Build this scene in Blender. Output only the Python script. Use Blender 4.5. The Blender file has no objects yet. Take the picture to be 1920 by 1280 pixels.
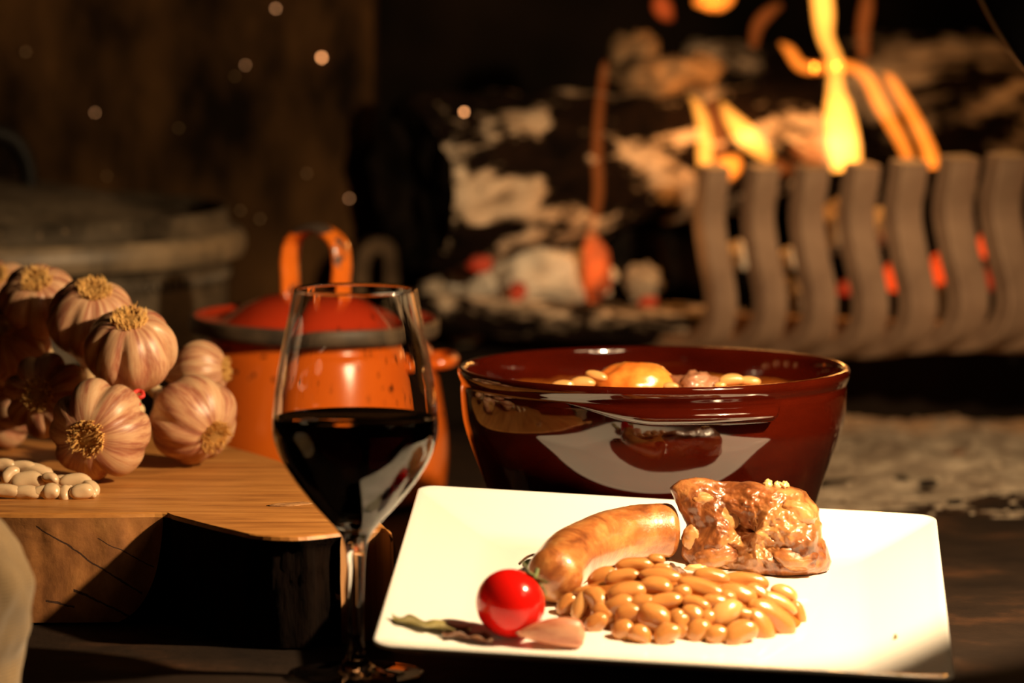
import bpy, bmesh, math, random
from mathutils import Vector, Matrix, noise, Euler
random.seed(7)
SC = bpy.context.scene
COL = SC.collection
PI = math.pi
# ------------------------------------------------------------------ camera, world, lights, exposure
FPX = 8400.0; PITCH = math.radians(5.9); CAMZ = 0.363
cd = bpy.data.cameras.new('camera'); cam = bpy.data.objects.new('camera', cd); COL.objects.link(cam)
cam.location = (0, 0, CAMZ); cam.rotation_euler = (PI/2 - PITCH, 0, 0)
cd.sensor_width = 36; cd.lens = FPX/1920*36; cd.clip_start = 0.05; cd.clip_end = 30
cd.dof.use_dof = True; cd.dof.focus_distance = 2.21; cd.dof.aperture_fstop = 6.0
SC.camera = cam
w = bpy.data.worlds.new('world'); SC.world = w; w.use_nodes = True
w.node_tree.nodes['Background'].inputs[0].default_value = (0.010, 0.006, 0.003, 1)
w.node_tree.nodes['Background'].inputs[1].default_value = 0.25
SC.view_settings.view_transform = 'Standard'; SC.view_settings.look = 'None'
SC.view_settings.gamma = 1.0; SC.view_settings.use_curve_mapping = False
SC.view_settings.exposure = 0.0
try:
    SC.cycles.use_denoising = True; SC.cycles.sample_clamp_indirect = 3.0; SC.cycles.sample_clamp_direct = 0
    SC.cycles.max_bounces = 10; SC.cycles.transparent_max_bounces = 16; SC.cycles.transmission_bounces = 8
    SC.cycles.caustics_reflective = False; SC.cycles.caustics_refractive = False
except Exception: pass
def light(name, kind, loc, energy, color, **k):
    l = bpy.data.lights.new(name, kind); o = bpy.data.objects.new(name, l); COL.objects.link(o)
    o.location = loc; l.energy = energy; l.color = color
    for a, v in k.items(): setattr(l, a, v)
    return o
def aim(o, target):
    o.rotation_euler = (Vector(target) - o.location).to_track_quat('-Z', 'Y').to_euler()
# the black work lamp above the right edge of the plate (its shade is built further down)
LAMP_AXIS = Vector((-0.64, 0.64, -0.43)).normalized()
LAMP_POS = Vector((0.30, 1.98, 0.36)); LAMP_AIM = LAMP_POS + LAMP_AXIS
LAMP_WARM = (1.0, 0.70, 0.39)
spot = light('lamp_light', 'SPOT', LAMP_POS, 31.0, LAMP_WARM, spot_size=math.radians(150), spot_blend=0.25, shadow_soft_size=0.013)
aim(spot, LAMP_AIM)
# added dim warm fill from an unseen area light, high on the right
fill = light('fill_light', 'AREA', (1.7, 0.9, 1.5), 4.0, (1.0, 0.66, 0.34), shape='DISK', size=0.5)
aim(fill, (0.1, 3.0, 0.1))
# the fire itself
for i, (loc, e) in enumerate([((0.155, 2.965, 0.23), 0.30), ((0.265, 2.99, 0.26), 0.38), ((0.335, 2.96, 0.22), 0.22), ((0.07, 2.90, 0.13), 0.06)]):
    light('fire_light', 'POINT', loc, e, (1.0, 0.42, 0.10), shadow_soft_size=0.03)

# ------------------------------------------------------------------ pixel helpers (1920x1280 frame -> world)
CAM = Vector((0, 0, CAMZ)); FW = Vector((0, math.cos(PITCH), -math.sin(PITCH)))
UPV = Vector((0, math.sin(PITCH), math.cos(PITCH))); RT = Vector((1, 0, 0))
def ray(px, py):
    return (FW + RT*((px-960)/FPX) - UPV*((py-640)/FPX))
def at(px, py, y):                       # the point of that pixel's ray at world depth y
    d = ray(px, py); return CAM + d*(y/d.y)
def on(px, py, z):                       # ... at world height z
    d = ray(px, py); return CAM + d*((z-CAMZ)/d.z)
def px2m(n, y): return n*y/FPX

# ------------------------------------------------------------------ mesh helpers
def tag(o, label=None, cat=None, group=None, kind=None):
    if label: o['label'] = label
    if cat: o['category'] = cat
    if group: o['group'] = group
    if kind: o['kind'] = kind
    return o
def mesh(name, vs, fs, m=None, parent=None, smooth=True):
    me = bpy.data.meshes.new(name); me.from_pydata([tuple(v) for v in vs], [], fs); me.update()
    if smooth: me.polygons.foreach_set('use_smooth', [True]*len(me.polygons))
    o = bpy.data.objects.new(name, me); COL.objects.link(o)
    if m: me.materials.append(m)
    if parent: o.parent = parent
    return o
def from_bm(name, bm, m=None, parent=None, smooth=True):
    me = bpy.data.meshes.new(name); bmesh.ops.recalc_face_normals(bm, faces=bm.faces[:]); bm.to_mesh(me); bm.free()
    if smooth: me.polygons.foreach_set('use_smooth', [True]*len(me.polygons))
    o = bpy.data.objects.new(name, me); COL.objects.link(o)
    if m: me.materials.append(m)
    if parent: o.parent = parent
    return o
def empty(name, loc=(0,0,0), rot=(0,0,0)):
    o = bpy.data.objects.new(name, None); o.empty_display_size = 0.01; COL.objects.link(o)
    o.location = loc; o.rotation_euler = rot; return o
def lathe(prof, n=96, fn=None, closed=False):
    """prof: [(r,z)...]; fn(theta, i, r, z)->(r,z)"""
    vs, fs = [], []
    for i, (r, z) in enumerate(prof):
        for k in range(n):
            t = 2*PI*k/n; rr, zz = (r, z) if not fn else fn(t, i, r, z)
            vs.append((rr*math.cos(t), rr*math.sin(t), zz))
    m = len(prof)
    for i in range(m if closed else m-1):
        a = i*n; b = ((i+1) % m)*n
        for k in range(n):
            l = (k+1) % n; fs.append((a+k, a+l, b+l, b+k))
    return vs, fs
def spline(pts, n=8):                    # Catmull-Rom through tuples
    P = [Vector(p) for p in pts]; out = []
    for i in range(len(P)-1):
        p0 = P[max(i-1,0)]; p1 = P[i]; p2 = P[i+1]; p3 = P[min(i+2,len(P)-1)]
        for k in range(n):
            t = k/n
            out.append(0.5*((2*p1)+(p2-p0)*t+(2*p0-5*p1+4*p2-p3)*t*t+(3*p1-p0-3*p2+p3)*t**3))
    out.append(P[-1]); return out
def tube(path, radii, n=12, section=None, side=None, caps=True, fn=None):
    """sweep a circle (or section of 2D points) along path; side = fixed width axis"""
    P = [Vector(p) for p in path]; vs, fs = [], []
    up = Vector((0,0,1)); prev = None
    sec = section or [(math.cos(2*PI*k/n), math.sin(2*PI*k/n)) for k in range(n)]
    n = len(sec)
    for i, p in enumerate(P):
        t = (P[min(i+1,len(P)-1)] - P[max(i-1,0)]).normalized()
        if side is not None:
            a = (Vector(side) - t*t.dot(Vector(side))).normalized()
        elif prev is None:
            a = t.orthogonal().normalized()
        else:
            a = (prev - t*t.dot(prev)).normalized()
        prev = a; b = t.cross(a)
        r = radii[i] if hasattr(radii, '__len__') else radii
        for k, (u, v) in enumerate(sec):
            s = 1 if not fn else fn(i/(len(P)-1), 2*PI*k/n)
            vs.append(p + (a*u + b*v)*r*s)
    for i in range(len(P)-1):
        for k in range(n):
            l = (k+1) % n; fs.append((i*n+k, i*n+l, (i+1)*n+l, (i+1)*n+k))
    if caps:
        fs.append(tuple(range(n-1,-1,-1))); fs.append(tuple(range((len(P)-1)*n, len(P)*n)))
    return vs, fs
def ico(sub=3):
    bm = bmesh.new(); bmesh.ops.create_icosphere(bm, subdivisions=sub, radius=1.0); return bm
def lump(name, size, m, seed=0, rough=0.3, freq=1.6, sub=3, parent=None, facet=0.0):
    bm = ico(sub)
    for v in bm.verts:
        d = v.co.normalized(); off = Vector((seed*3.7, seed*1.3, seed*7.1))
        k = 1 + rough*noise.fractal(d*freq+off, 0.9, 2.0, 4)
        if facet: k *= 1 - facet*abs(noise.noise(d*freq*0.7+off*2))
        v.co = Vector((d.x*size[0], d.y*size[1], d.z*size[2]))*k
    return from_bm(name, bm, m, parent)
def bevel_box(sx, sy, sz, b=0.002, seg=2):
    bm = bmesh.new(); bmesh.ops.create_cube(bm, size=1.0)
    for v in bm.verts: v.co = Vector((v.co.x*sx, v.co.y*sy, v.co.z*sz))
    bmesh.ops.bevel(bm, geom=bm.edges[:], offset=b, segments=seg, affect='EDGES', profile=0.5); return bm

# ------------------------------------------------------------------ materials
class N:
    def __init__(s, name):
        s.m = bpy.data.materials.new(name); s.m.use_nodes = True; s.t = s.m.node_tree
        s.b = s.t.nodes['Principled BSDF']; s.o = s.t.nodes['Material Output']
    def n(s, kind, **k):
        q = s.t.nodes.new(kind)
        for a, v in k.items():
            if isinstance(a, str) and hasattr(q, a): setattr(q, a, v)
        return q
    def l(s, a, b): s.t.links.new(a, b)
    def tex(s, which='Object'):
        return s.n('ShaderNodeTexCoord').outputs[which]
    def map(s, vec, scale=(1,1,1), rot=(0,0,0), loc=(0,0,0)):
        q = s.n('ShaderNodeMapping'); s.l(vec, q.inputs[0]); q.inputs['Scale'].default_value = scale
        q.inputs['Rotation'].default_value = rot; q.inputs['Location'].default_value = loc; return q.outputs[0]
    def noise(s, vec, scale=5, detail=6, rough=0.6, dist=0.0):
        q = s.n('ShaderNodeTexNoise'); s.l(vec, q.inputs['Vector']); q.inputs['Scale'].default_value = scale
        q.inputs['Detail'].default_value = detail; q.inputs['Roughness'].default_value = rough; q.inputs['Distortion'].default_value = dist
        return q.outputs['Fac']
    def voro(s, vec, scale=5, feature='F1'):
        q = s.n('ShaderNodeTexVoronoi'); q.feature = feature; s.l(vec, q.inputs['Vector']); q.inputs['Scale'].default_value = scale
        return q.outputs['Distance']
    def ramp(s, fac, stops):
        q = s.n('ShaderNodeValToRGB'); s.l(fac, q.inputs[0]); e = q.color_ramp.elements
        while len(e) < len(stops): e.new(0.5)
        for x, (p, c) in zip(e, stops):
            x.position = p; x.color = (*c, 1) if len(c) == 3 else c
        return q.outputs[0]
    def mix(s, fac, a, b, mode='MIX'):
        q = s.n('ShaderNodeMix'); q.data_type = 'RGBA'; q.blend_type = mode
        for sock, v in ((q.inputs['Factor'], fac), (q.inputs[6], a), (q.inputs[7], b)):
            if isinstance(v, (int, float)): sock.default_value = v
            elif isinstance(v, tuple): sock.default_value = (*v, 1) if len(v) == 3 else v
            else: s.l(v, sock)
        return q.outputs[2]
    def math(s, op, a, b=None):
        q = s.n('ShaderNodeMath'); q.operation = op
        for i, v in enumerate((a, b)):
            if v is None: continue
            if isinstance(v, (int, float)): q.inputs[i].default_value = v
            else: s.l(v, q.inputs[i])
        return q.outputs[0]
    def bump(s, h, strength=0.3, dist=0.002):
        q = s.n('ShaderNodeBump'); q.inputs['Strength'].default_value = strength; q.inputs['Distance'].default_value = dist
        s.l(h, q.inputs['Height']); s.l(q.outputs[0], s.b.inputs['Normal']); return q
    def set(s, **k):
        for a, v in k.items():
            i = s.b.inputs[a.replace('_', ' ')]
            if hasattr(v, 'is_output') or 'NodeSocket' in type(v).__name__: s.l(v, i)
            else: i.default_value = (*v, 1) if isinstance(v, tuple) and len(v) == 3 and i.type == 'RGBA' else v
        return s
def blotch(name, a, b, scale=8, rough=0.6, bump=0.3, bdist=0.002, lo=0.35, hi=0.65, stretch=(1,1,1), metal=0.0, coat=0.0, detail=8, sss=0.0, sssr=(0.01,0.004,0.002), spec=0.5):
    q = N(name); v = q.map(q.tex(), stretch); f = q.noise(v, scale, detail, 0.62)
    q.set(Base_Color=q.ramp(f, [(lo, a), (hi, b)]), Roughness=rough, Metallic=metal, Coat_Weight=coat, Coat_Roughness=0.08)
    q.b.inputs['Specular IOR Level'].default_value = min(spec, 0.06) if rough >= 0.8 else spec
    if sss:
        q.set(Subsurface_Weight=sss, Subsurface_Scale=1.0); q.b.inputs['Subsurface Radius'].default_value = sssr
    if bump: q.bump(q.noise(v, scale*2.3, detail, 0.65), bump, bdist)
    return q.m
M = {}
M['soot_wall'] = blotch('soot_wall', (0.005,0.0026,0.001), (0.090,0.042,0.014), 15, 0.9, 0.8, 0.008, 0.36, 0.70, (1,1,0.45))
M['soot_black'] = blotch('soot_black', (0.004,0.003,0.002), (0.022,0.013,0.008), 7, 0.95, 0.6, 0.006, 0.35, 0.8)
M['fleck'] = blotch('pale_fleck', (0.75,0.5,0.28), (0.85,0.6,0.35), 40, 0.6, 0)
q = N('hearth'); v = q.tex(); f = q.noise(v, 14, 10, 0.65); g = q.noise(q.map(v, (1,0.5,1)), 60, 6, 0.7)
c = q.ramp(f, [(0.3, (0.006,0.0035,0.0025)), (0.52, (0.018,0.010,0.006)), (0.72, (0.070,0.030,0.013))])
q.set(Base_Color=q.mix(q.math('MULTIPLY', g, 0.5), c, (0.016,0.011,0.008)), Roughness=0.8); q.b.inputs['Specular IOR Level'].default_value = 0.1; q.bump(g, 0.5, 0.002); M['hearth'] = q.m
M['ash'] = blotch('ash', (0.16,0.11,0.075), (0.50,0.40,0.29), 45, 0.95, 0.9, 0.004, 0.3, 0.68)
M['ash_pale'] = blotch('ash_pale', (0.42,0.33,0.24), (0.80,0.70,0.56), 40, 0.95, 0.8, 0.003, 0.3, 0.6)
M['charcoal'] = blotch('charcoal', (0.005,0.004,0.003), (0.03,0.02,0.014), 30, 0.8, 0.9, 0.004, 0.4, 0.7)
# charred log: black with torn patches of white ash
def log_mat(name, seed, lo=0.52, hi=0.57):
    q = N(name); v = q.map(q.tex(), (1.0,1.0,0.55), (0,0,0), (seed,seed*2,seed*.5))
    f = q.noise(v, 19, 5, 0.58, 0.7); g = q.noise(v, 70, 8, 0.7)
    mask = q.ramp(q.math('ADD', f, q.math('MULTIPLY', q.math('SUBTRACT', g, 0.5), 0.35)), [(lo, (0,0,0)), (hi, (1,1,1))])
    ashc = q.ramp(g, [(0.3, (0.24,0.155,0.09)), (0.62, (0.66,0.50,0.35))])
    blk = q.ramp(g, [(0.35, (0.002,0.0013,0.001)), (0.7, (0.016,0.0075,0.004))])
    q.set(Base_Color=q.mix(mask, blk, ashc), Roughness=0.95); q.b.inputs['Specular IOR Level'].default_value = 0.05; q.bump(q.mix(0.5, mask, g), 0.8, 0.006); return q.m
M['log'] = log_mat('charred_log', 3.1, 0.518, 0.565); M['log2'] = log_mat('charred_log_back', 8.4, 0.50, 0.57)
M['log3'] = log_mat('burnt_plank', 5.7, 0.50, 0.57)
M['brown_ash'] = blotch('brown_ash', (0.05,0.026,0.011), (0.34,0.21,0.11), 18, 0.95, 0.8, 0.006, 0.35, 0.7)
M['dog_iron'] = blotch('sooty_iron', (0.03,0.018,0.010), (0.12,0.075,0.042), 40, 0.8, 0.4, 0.001)
M['iron'] = blotch('grate_iron', (0.22,0.13,0.08), (0.42,0.27,0.17), 30, 0.6, 0.4, 0.001, 0.3, 0.7, metal=0.35)
q = N('pot_iron'); v = q.tex(); f = q.noise(v, 25, 8, 0.65); d = q.noise(v, 160, 4, 0.6)
q.set(Base_Color=q.mix(q.ramp(d, [(0.62,(0,0,0)),(0.70,(1,1,1))]), q.ramp(f, [(0.3,(0.020,0.015,0.010)),(0.7,(0.13,0.096,0.060))]), (0.22,0.15,0.09)), Roughness=q.ramp(f, [(0.3,(0.38,)*3),(0.7,(0.62,)*3)]), Metallic=0.2); q.bump(f, 0.25, 0.002); M['pot_iron'] = q.m
M['black_iron'] = blotch('black_handle', (0.002,0.0017,0.0014), (0.008,0.006,0.0045), 40, 0.6, 0.2, 0.001, spec=0.15)
M['lit_rim_iron'] = blotch('lit_pot_rim', (0.04,0.03,0.019), (0.22,0.155,0.09), 30, 0.5, 0.4, 0.001, 0.3, 0.65)  # paler iron: light catching the pot's lip is put in the colour
def enamel(name, col, dark, chip, seed):
    q = N(name); v = q.map(q.tex(), (1,1,1), (0,0,0), (seed,seed,seed)); f = q.noise(v, 16, 4, 0.5)
    sp = q.noise(v, 150, 3, 0.5); big = q.noise(v, 28, 5, 0.6)
    spots = q.math('MULTIPLY', q.ramp(sp, [(0.64,(0,0,0)),(0.67,(1,1,1))]), q.ramp(f, [(0.42,(0,0,0)),(0.55,(1,1,1))]))
    zs_ = q.n('ShaderNodeSeparateXYZ'); q.l(q.tex(), zs_.inputs[0]); big = q.math('ADD', big, q.math('MAXIMUM', 0.0, q.math('MULTIPLY', q.math('SUBTRACT', zs_.outputs[2], 0.046), 14.0 if chip < 0.6 else 0.0)))
    chips = q.ramp(big, [(chip,(0,0,0)),(chip+0.02,(1,1,1))])
    c = q.mix(f, col, dark); c = q.mix(spots, c, (0.02,0.008,0.004)); c = q.mix(chips, c, (0.06,0.04,0.028))
    q.set(Base_Color=c, Roughness=q.mix(chips, (0.16,)*3, (0.6,)*3), Coat_Weight=0.5, Coat_Roughness=0.1); q.bump(q.noise(v, 30, 3, 0.5), 0.08, 0.002); return q.m
M['enamel'] = enamel('orange_enamel', (0.80,0.17,0.012), (0.58,0.09,0.01), 0.74, 1.0)
M['enamel_red'] = enamel('red_enamel', (0.66,0.055,0.014), (0.48,0.035,0.01), 0.75, 4.0)
M['enamel_chip'] = enamel('chipped_enamel', (0.80,0.20,0.02), (0.70,0.14,0.01), 0.59, 2.4)
M['chip_band'] = blotch('worn_enamel_edge', (0.04,0.03,0.022), (0.13,0.085,0.05), 30, 0.5, 0.5, 0.001)
q = N('glazed_clay'); v = q.tex(); f = q.noise(q.map(v, (1,1,3)), 9, 5, 0.55)
q.set(Base_Color=q.ramp(f, [(0.3,(0.016,0.0012,0.0005)),(0.7,(0.058,0.0045,0.0010))]), Roughness=0.07, Coat_Weight=1.0, Coat_Roughness=0.03); q.b.inputs['Specular IOR Level'].default_value = 0.6
q.bump(q.noise(q.map(v, (1,1,6)), 14, 3, 0.5), 0.05, 0.002); M['clay'] = q.m
q = N('porcelain'); q.set(Base_Color=(0.84,0.82,0.78), Roughness=0.09, Coat_Weight=0.6, Coat_Roughness=0.04); M['porcelain'] = q.m
BLOCK_X = -0.2; CRACKS = []
for (x1,y1,x2,y2,wd_) in ((70,985,268,1108,0.0005),(140,1103,245,1152,0.0006),(88,1121,142,1132,0.0005),(60,1168,190,1172,0.0004),(185,1006,290,1058,0.0003)):
    p1 = at(x1,y1,2.178); p2 = at(x2,y2,2.178); CRACKS.append((p1.x, p1.z, p2.x, p2.z, wd_))
# wood: sawn face (grain along x) and rough split sides
q = N('sawn_wood'); v = q.tex(); wv = q.map(v, (1.0,7.0,1.0), (0,0,0.12)); f = q.noise(wv, 14, 10, 0.62, 0.6); g = q.noise(q.map(v,(1,9,1),(0,0,0.12)), 60, 6, 0.65)
c = q.ramp(f, [(0.28,(0.22,0.075,0.014)),(0.5,(0.46,0.19,0.042)),(0.72,(0.60,0.28,0.075))])
q.set(Base_Color=q.mix(q.ramp(g,[(0.5,(0,0,0)),(0.75,(0.45,)*3)]), c, (0.16,0.06,0.018)), Roughness=0.5); q.bump(g, 0.25, 0.0008); M['wood'] = q.m
q = N('wood_side'); v = q.tex(); f = q.noise(q.map(v,(1,1,1)), 22, 8, 0.65, 0.4)
st = q.noise(q.map(v,(2,2,1.2)), 24, 6, 0.6)
c = q.ramp(f, [(0.3,(0.20,0.07,0.018)),(0.5,(0.42,0.17,0.045)),(0.7,(0.58,0.27,0.08))]); c = q.mix(q.ramp(st,[(0.45,(0,0,0)),(0.7,(0.7,)*3)]), c, (0.15,0.055,0.016))
sp_ = q.n('ShaderNodeSeparateXYZ'); q.l(v, sp_.inputs[0]); wob = q.math('MULTIPLY', q.math('SUBTRACT', q.noise(v, 60, 3, 0.6), 0.5), 0.006)
tot = None; ox = BLOCK_X
for (x1,z1,x2,z2,wd_) in CRACKS:         # splits running out from the heart of the log
    sl = (z2-z1)/(x2-x1)
    dist = q.math('ABSOLUTE', q.math('ADD', wob, q.math('SUBTRACT', sp_.outputs[2], q.math('ADD', q.math('MULTIPLY', q.math('SUBTRACT', sp_.outputs[0], x1-ox), sl), z1))))
    inx = q.math('MULTIPLY', q.math('GREATER_THAN', sp_.outputs[0], x1-ox), q.math('LESS_THAN', sp_.outputs[0], x2-ox))
    ln = q.math('MULTIPLY', q.math('LESS_THAN', dist, wd_), inx); tot = ln if tot is None else q.math('MAXIMUM', tot, ln)
c = q.mix(tot, c, (0.06,0.022,0.008))
q.set(Base_Color=c, Roughness=0.75); q.bump(q.mix(0.5, f, st), 0.6, 0.002); M['wood_side'] = q.m
q = N('wood_end'); v = q.tex(); st = q.noise(q.map(v,(9,9,0.4)), 16, 4, 0.6)
q.set(Base_Color=q.ramp(st,[(0.36,(0.10,0.035,0.012)),(0.47,(0.36,0.17,0.06)),(0.7,(0.48,0.25,0.10))]), Roughness=0.7); q.bump(st, 0.7, 0.002); M['wood_end'] = q.m
M['shaded_bark'] = blotch('shade_dark_bark', (0.002,0.001,0.0006), (0.007,0.003,0.0015), 40, 0.9, 0.9, 0.003, stretch=(3,3,0.5), spec=0.1)  # near-black: the shade on the block's side is painted into this colour
# garlic skin: meridian stripes about the bulb's own axis
q = N('garlic_skin'); v = q.tex(); sep = q.n('ShaderNodeSeparateXYZ'); q.l(v, sep.inputs[0])
ang = q.math('ARCTAN2', sep.outputs[1], sep.outputs[0]); cs = q.math('COSINE', ang); sn = q.math('SINE', ang)
cmb = q.n('ShaderNodeCombineXYZ'); q.l(cs, cmb.inputs[0]); q.l(sn, cmb.inputs[1]); q.l(q.math('MULTIPLY', sep.outputs[2], 7.0), cmb.inputs[2])
oi = q.n('ShaderNodeObjectInfo'); vv = q.n('ShaderNodeVectorMath'); vv.operation = 'ADD'; q.l(cmb.outputs[0], vv.inputs[0])
off = q.n('ShaderNodeCombineXYZ'); q.l(q.math('MULTIPLY', oi.outputs['Random'], 30.0), off.inputs[2]); q.l(off.outputs[0], vv.inputs[1])
f = q.noise(vv.outputs[0], 4.5, 6, 0.68); g = q.noise(vv.outputs[0], 22.0, 4, 0.6)
c = q.ramp(f, [(0.30,(0.62,0.42,0.25)),(0.46,(0.54,0.31,0.175)),(0.57,(0.36,0.14,0.08)),(0.70,(0.20,0.06,0.042))])
c = q.mix(q.ramp(g,[(0.5,(0,0,0)),(0.72,(0.45,)*3)]), c, (0.68,0.48,0.30))
q.set(Base_Color=c, Roughness=0.38, Subsurface_Weight=0.15, Subsurface_Scale=1.0); q.b.inputs['Subsurface Radius'].default_value = (0.004,0.002,0.001)
q.bump(g, 0.25, 0.0006); M['garlic'] = q.m
M['roots'] = blotch('garlic_roots', (0.60,0.32,0.09), (0.90,0.60,0.22), 120, 0.8, 0)
M['root_disc'] = blotch('root_disc', (0.22,0.11,0.03), (0.50,0.28,0.09), 120, 0.9, 0.6, 0.001)
M['stem'] = blotch('garlic_stem', (0.60,0.40,0.20), (0.80,0.62,0.38), 60, 0.5, 0.4, 0.001, stretch=(4,4,0.5))
M['string'] = blotch('red_string', (0.55,0.02,0.02), (0.75,0.06,0.04), 300, 0.6, 0.3, 0.0005)
M['raw_bean'] = blotch('dry_bean', (0.60,0.42,0.25), (0.72,0.54,0.34), 40, 0.30, 0.03, 0.001, sss=0.15, sssr=(0.004,0.002,0.001))
M['bean'] = blotch('cooked_bean', (0.38,0.145,0.034), (0.52,0.235,0.070), 55, 0.20, 0.10, 0.0008, coat=0.7, sss=0.25, sssr=(0.004,0.0016,0.0005))
M['bean_pale'] = blotch('cooked_bean_pale', (0.50,0.24,0.075), (0.62,0.34,0.12), 55, 0.22, 0.10, 0.0008, coat=0.7, sss=0.25, sssr=(0.004,0.0016,0.0005))
M['sauce'] = blotch('bean_sauce', (0.22,0.06,0.01), (0.38,0.13,0.025), 60, 0.15, 0.3, 0.001, coat=0.8)
q = N('sausage_skin'); v = q.tex(); f = q.noise(v, 60, 8, 0.62, 0.5); g = q.noise(q.map(v,(1,1,1)), 260, 4, 0.6); h = q.noise(v, 26, 3, 0.5)
c = q.ramp(f, [(0.32,(0.16,0.042,0.011)),(0.46,(0.36,0.125,0.032)),(0.62,(0.52,0.245,0.072))])
q.set(Base_Color=q.mix(q.ramp(h,[(0.62,(0,0,0)),(0.75,(0.6,)*3)]), c, (0.20,0.035,0.008)), Roughness=0.28, Coat_Weight=1.0, Coat_Roughness=0.17, Subsurface_Weight=0.15, Subsurface_Scale=1.0); q.b.inputs['Subsurface Radius'].default_value = (0.004,0.0015,0.0005)
q.bump(q.mix(0.5, q.noise(v, 130, 6, 0.7), f), 0.75, 0.0022); M['sausage'] = q.m
q = N('stewed_meat'); v = q.tex(); f = q.noise(v, 45, 8, 0.65, 0.8); g = q.noise(v, 160, 6, 0.65, 0.4); h = q.noise(v, 22, 4, 0.55)
c = q.ramp(f, [(0.34,(0.055,0.014,0.005)),(0.45,(0.21,0.065,0.018)),(0.56,(0.37,0.145,0.045)),(0.70,(0.58,0.31,0.11))])
q.set(Base_Color=q.mix(q.ramp(h,[(0.52,(0,0,0)),(0.66,(0.6,)*3)]), c, (0.48,0.24,0.08)), Roughness=0.3, Coat_Weight=0.7, Coat_Roughness=0.14, Subsurface_Weight=0.15, Subsurface_Scale=1.0); q.b.inputs['Subsurface Radius'].default_value = (0.004,0.0016,0.0006)
q.bump(q.mix(0.5, g, f), 0.7, 0.002); M['meat'] = q.m
M['fat'] = blotch('soft_fat', (0.62,0.36,0.13), (0.80,0.58,0.28), 90, 0.2, 0.3, 0.001, coat=0.8, sss=0.25, sssr=(0.004,0.002,0.001))
M['glaze'] = blotch('meat_glaze', (0.36,0.15,0.045), (0.56,0.30,0.11), 60, 0.22, 0.5, 0.0015, coat=0.8, sss=0.2, sssr=(0.004,0.002,0.001))
M['dark_meat'] = blotch('dark_meat', (0.20,0.075,0.035), (0.42,0.19,0.10), 90, 0.4, 0.7, 0.002, coat=0.4)
q = N('tomato_skin'); q.b.inputs['Specular IOR Level'].default_value = 0.3; q.set(Base_Color=(0.46,0.005,0.003), Roughness=0.16, Coat_Weight=0.15, Coat_Roughness=0.08, Subsurface_Weight=0.2, Subsurface_Scale=1.0); q.b.inputs['Subsurface Radius'].default_value = (0.006,0.001,0.0005); M['tomato'] = q.m
M['green'] = blotch('calyx_green', (0.045,0.07,0.012), (0.16,0.19,0.05), 120, 0.6, 0.4, 0.001)
M['bay'] = blotch('bay_leaf', (0.13,0.11,0.035), (0.26,0.22,0.08), 90, 0.5, 0.3, 0.001)
M['dry_leaf'] = blotch('dry_leaf', (0.06,0.022,0.010), (0.20,0.09,0.04), 120, 0.5, 0.5, 0.001)
M['clove'] = blotch('clove_skin', (0.30,0.085,0.045), (0.48,0.23,0.13), 50, 0.38, 0.3, 0.0006, 0.35, 0.6, (0.5,4,4))
M['broth'] = blotch('stew_broth', (0.30,0.06,0.008), (0.55,0.18,0.025), 40, 0.1, 0.3, 0.002, coat=0.8)
M['stew_red'] = blotch('stew_sausage', (0.60,0.12,0.015), (0.78,0.30,0.05), 60, 0.25, 0.4, 0.001, coat=0.7)
q = N('burlap'); v = q.tex(); a = q.n('ShaderNodeTexWave'); a.bands_direction = 'Z'; a.inputs['Scale'].default_value = 190; a.inputs['Distortion'].default_value = 1.5; q.l(v, a.inputs[0])
f = q.noise(v, 30, 6, 0.6); q.set(Base_Color=q.ramp(f,[(0.3,(0.17,0.11,0.05)),(0.7,(0.30,0.20,0.095))]), Roughness=0.95, Sheen_Weight=0.3); q.bump(q.mix(0.5,a.outputs['Fac'],q.noise(v,400,3,0.6)), 0.6, 0.001); M['burlap'] = q.m
q = N('clear_glass'); q.set(Base_Color=(1,1,1), Roughness=0.0, Transmission_Weight=1.0, IOR=1.47); M['glass'] = q.m
q = N('red_wine'); q.set(Base_Color=(0.022,0.0007,0.001), Roughness=0.0, Transmission_Weight=0.25, IOR=1.34); M['wine'] = q.m
q = N('lamp_black'); q.set(Base_Color=(0.006,0.005,0.004), Roughness=0.7); q.b.inputs['Specular IOR Level'].default_value = 0.2; M['lamp_black'] = q.m
q = N('pale_lit_edge'); q.set(Base_Color=(0.55,0.32,0.14), Roughness=0.4, Metallic=0.6); M['lit_edge'] = q.m
q = N('lamp_lining'); q.set(Base_Color=(0.05,0.045,0.04), Roughness=0.7); M['lamp_white'] = q.m
q = N('lamp_bulb'); q.set(Base_Color=(1,0.8,0.5), Emission_Color=(1,0.7,0.4), Emission_Strength=8.0); M['bulb'] = q.m
def ember(name, col, strength, lo=0.42, hi=0.6, crust=(0.02,0.012,0.008)):
    q = N(name); f = q.noise(q.tex(), 70, 5, 0.6); e = q.ramp(f, [(lo,(0,0,0)),(hi,(1,1,1))])
    q.set(Base_Color=crust, Roughness=0.95, Emission_Color=col, Emission_Strength=q.math('MULTIPLY', e, strength)); q.bump(f, 0.6, 0.003); return q.m
M['ember'] = ember('glowing_ember', (1.0,0.07,0.008), 1.1, 0.3, 0.5)
M['ember_dim'] = ember('dim_ember', (1.0,0.05,0.01), 0.35, 0.4, 0.6, (0.10,0.03,0.015))
M['ember_hot'] = ember('hot_ember', (1.0,0.10,0.008), 0.55, 0.35, 0.6)
M['spark'] = ember('glowing_spark', (1.0,0.40,0.14), 8.0, 0.0, 0.1)
M['spark_dim'] = ember('dim_spark', (1.0,0.45,0.18), 3.0, 0.0, 0.1)
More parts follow.
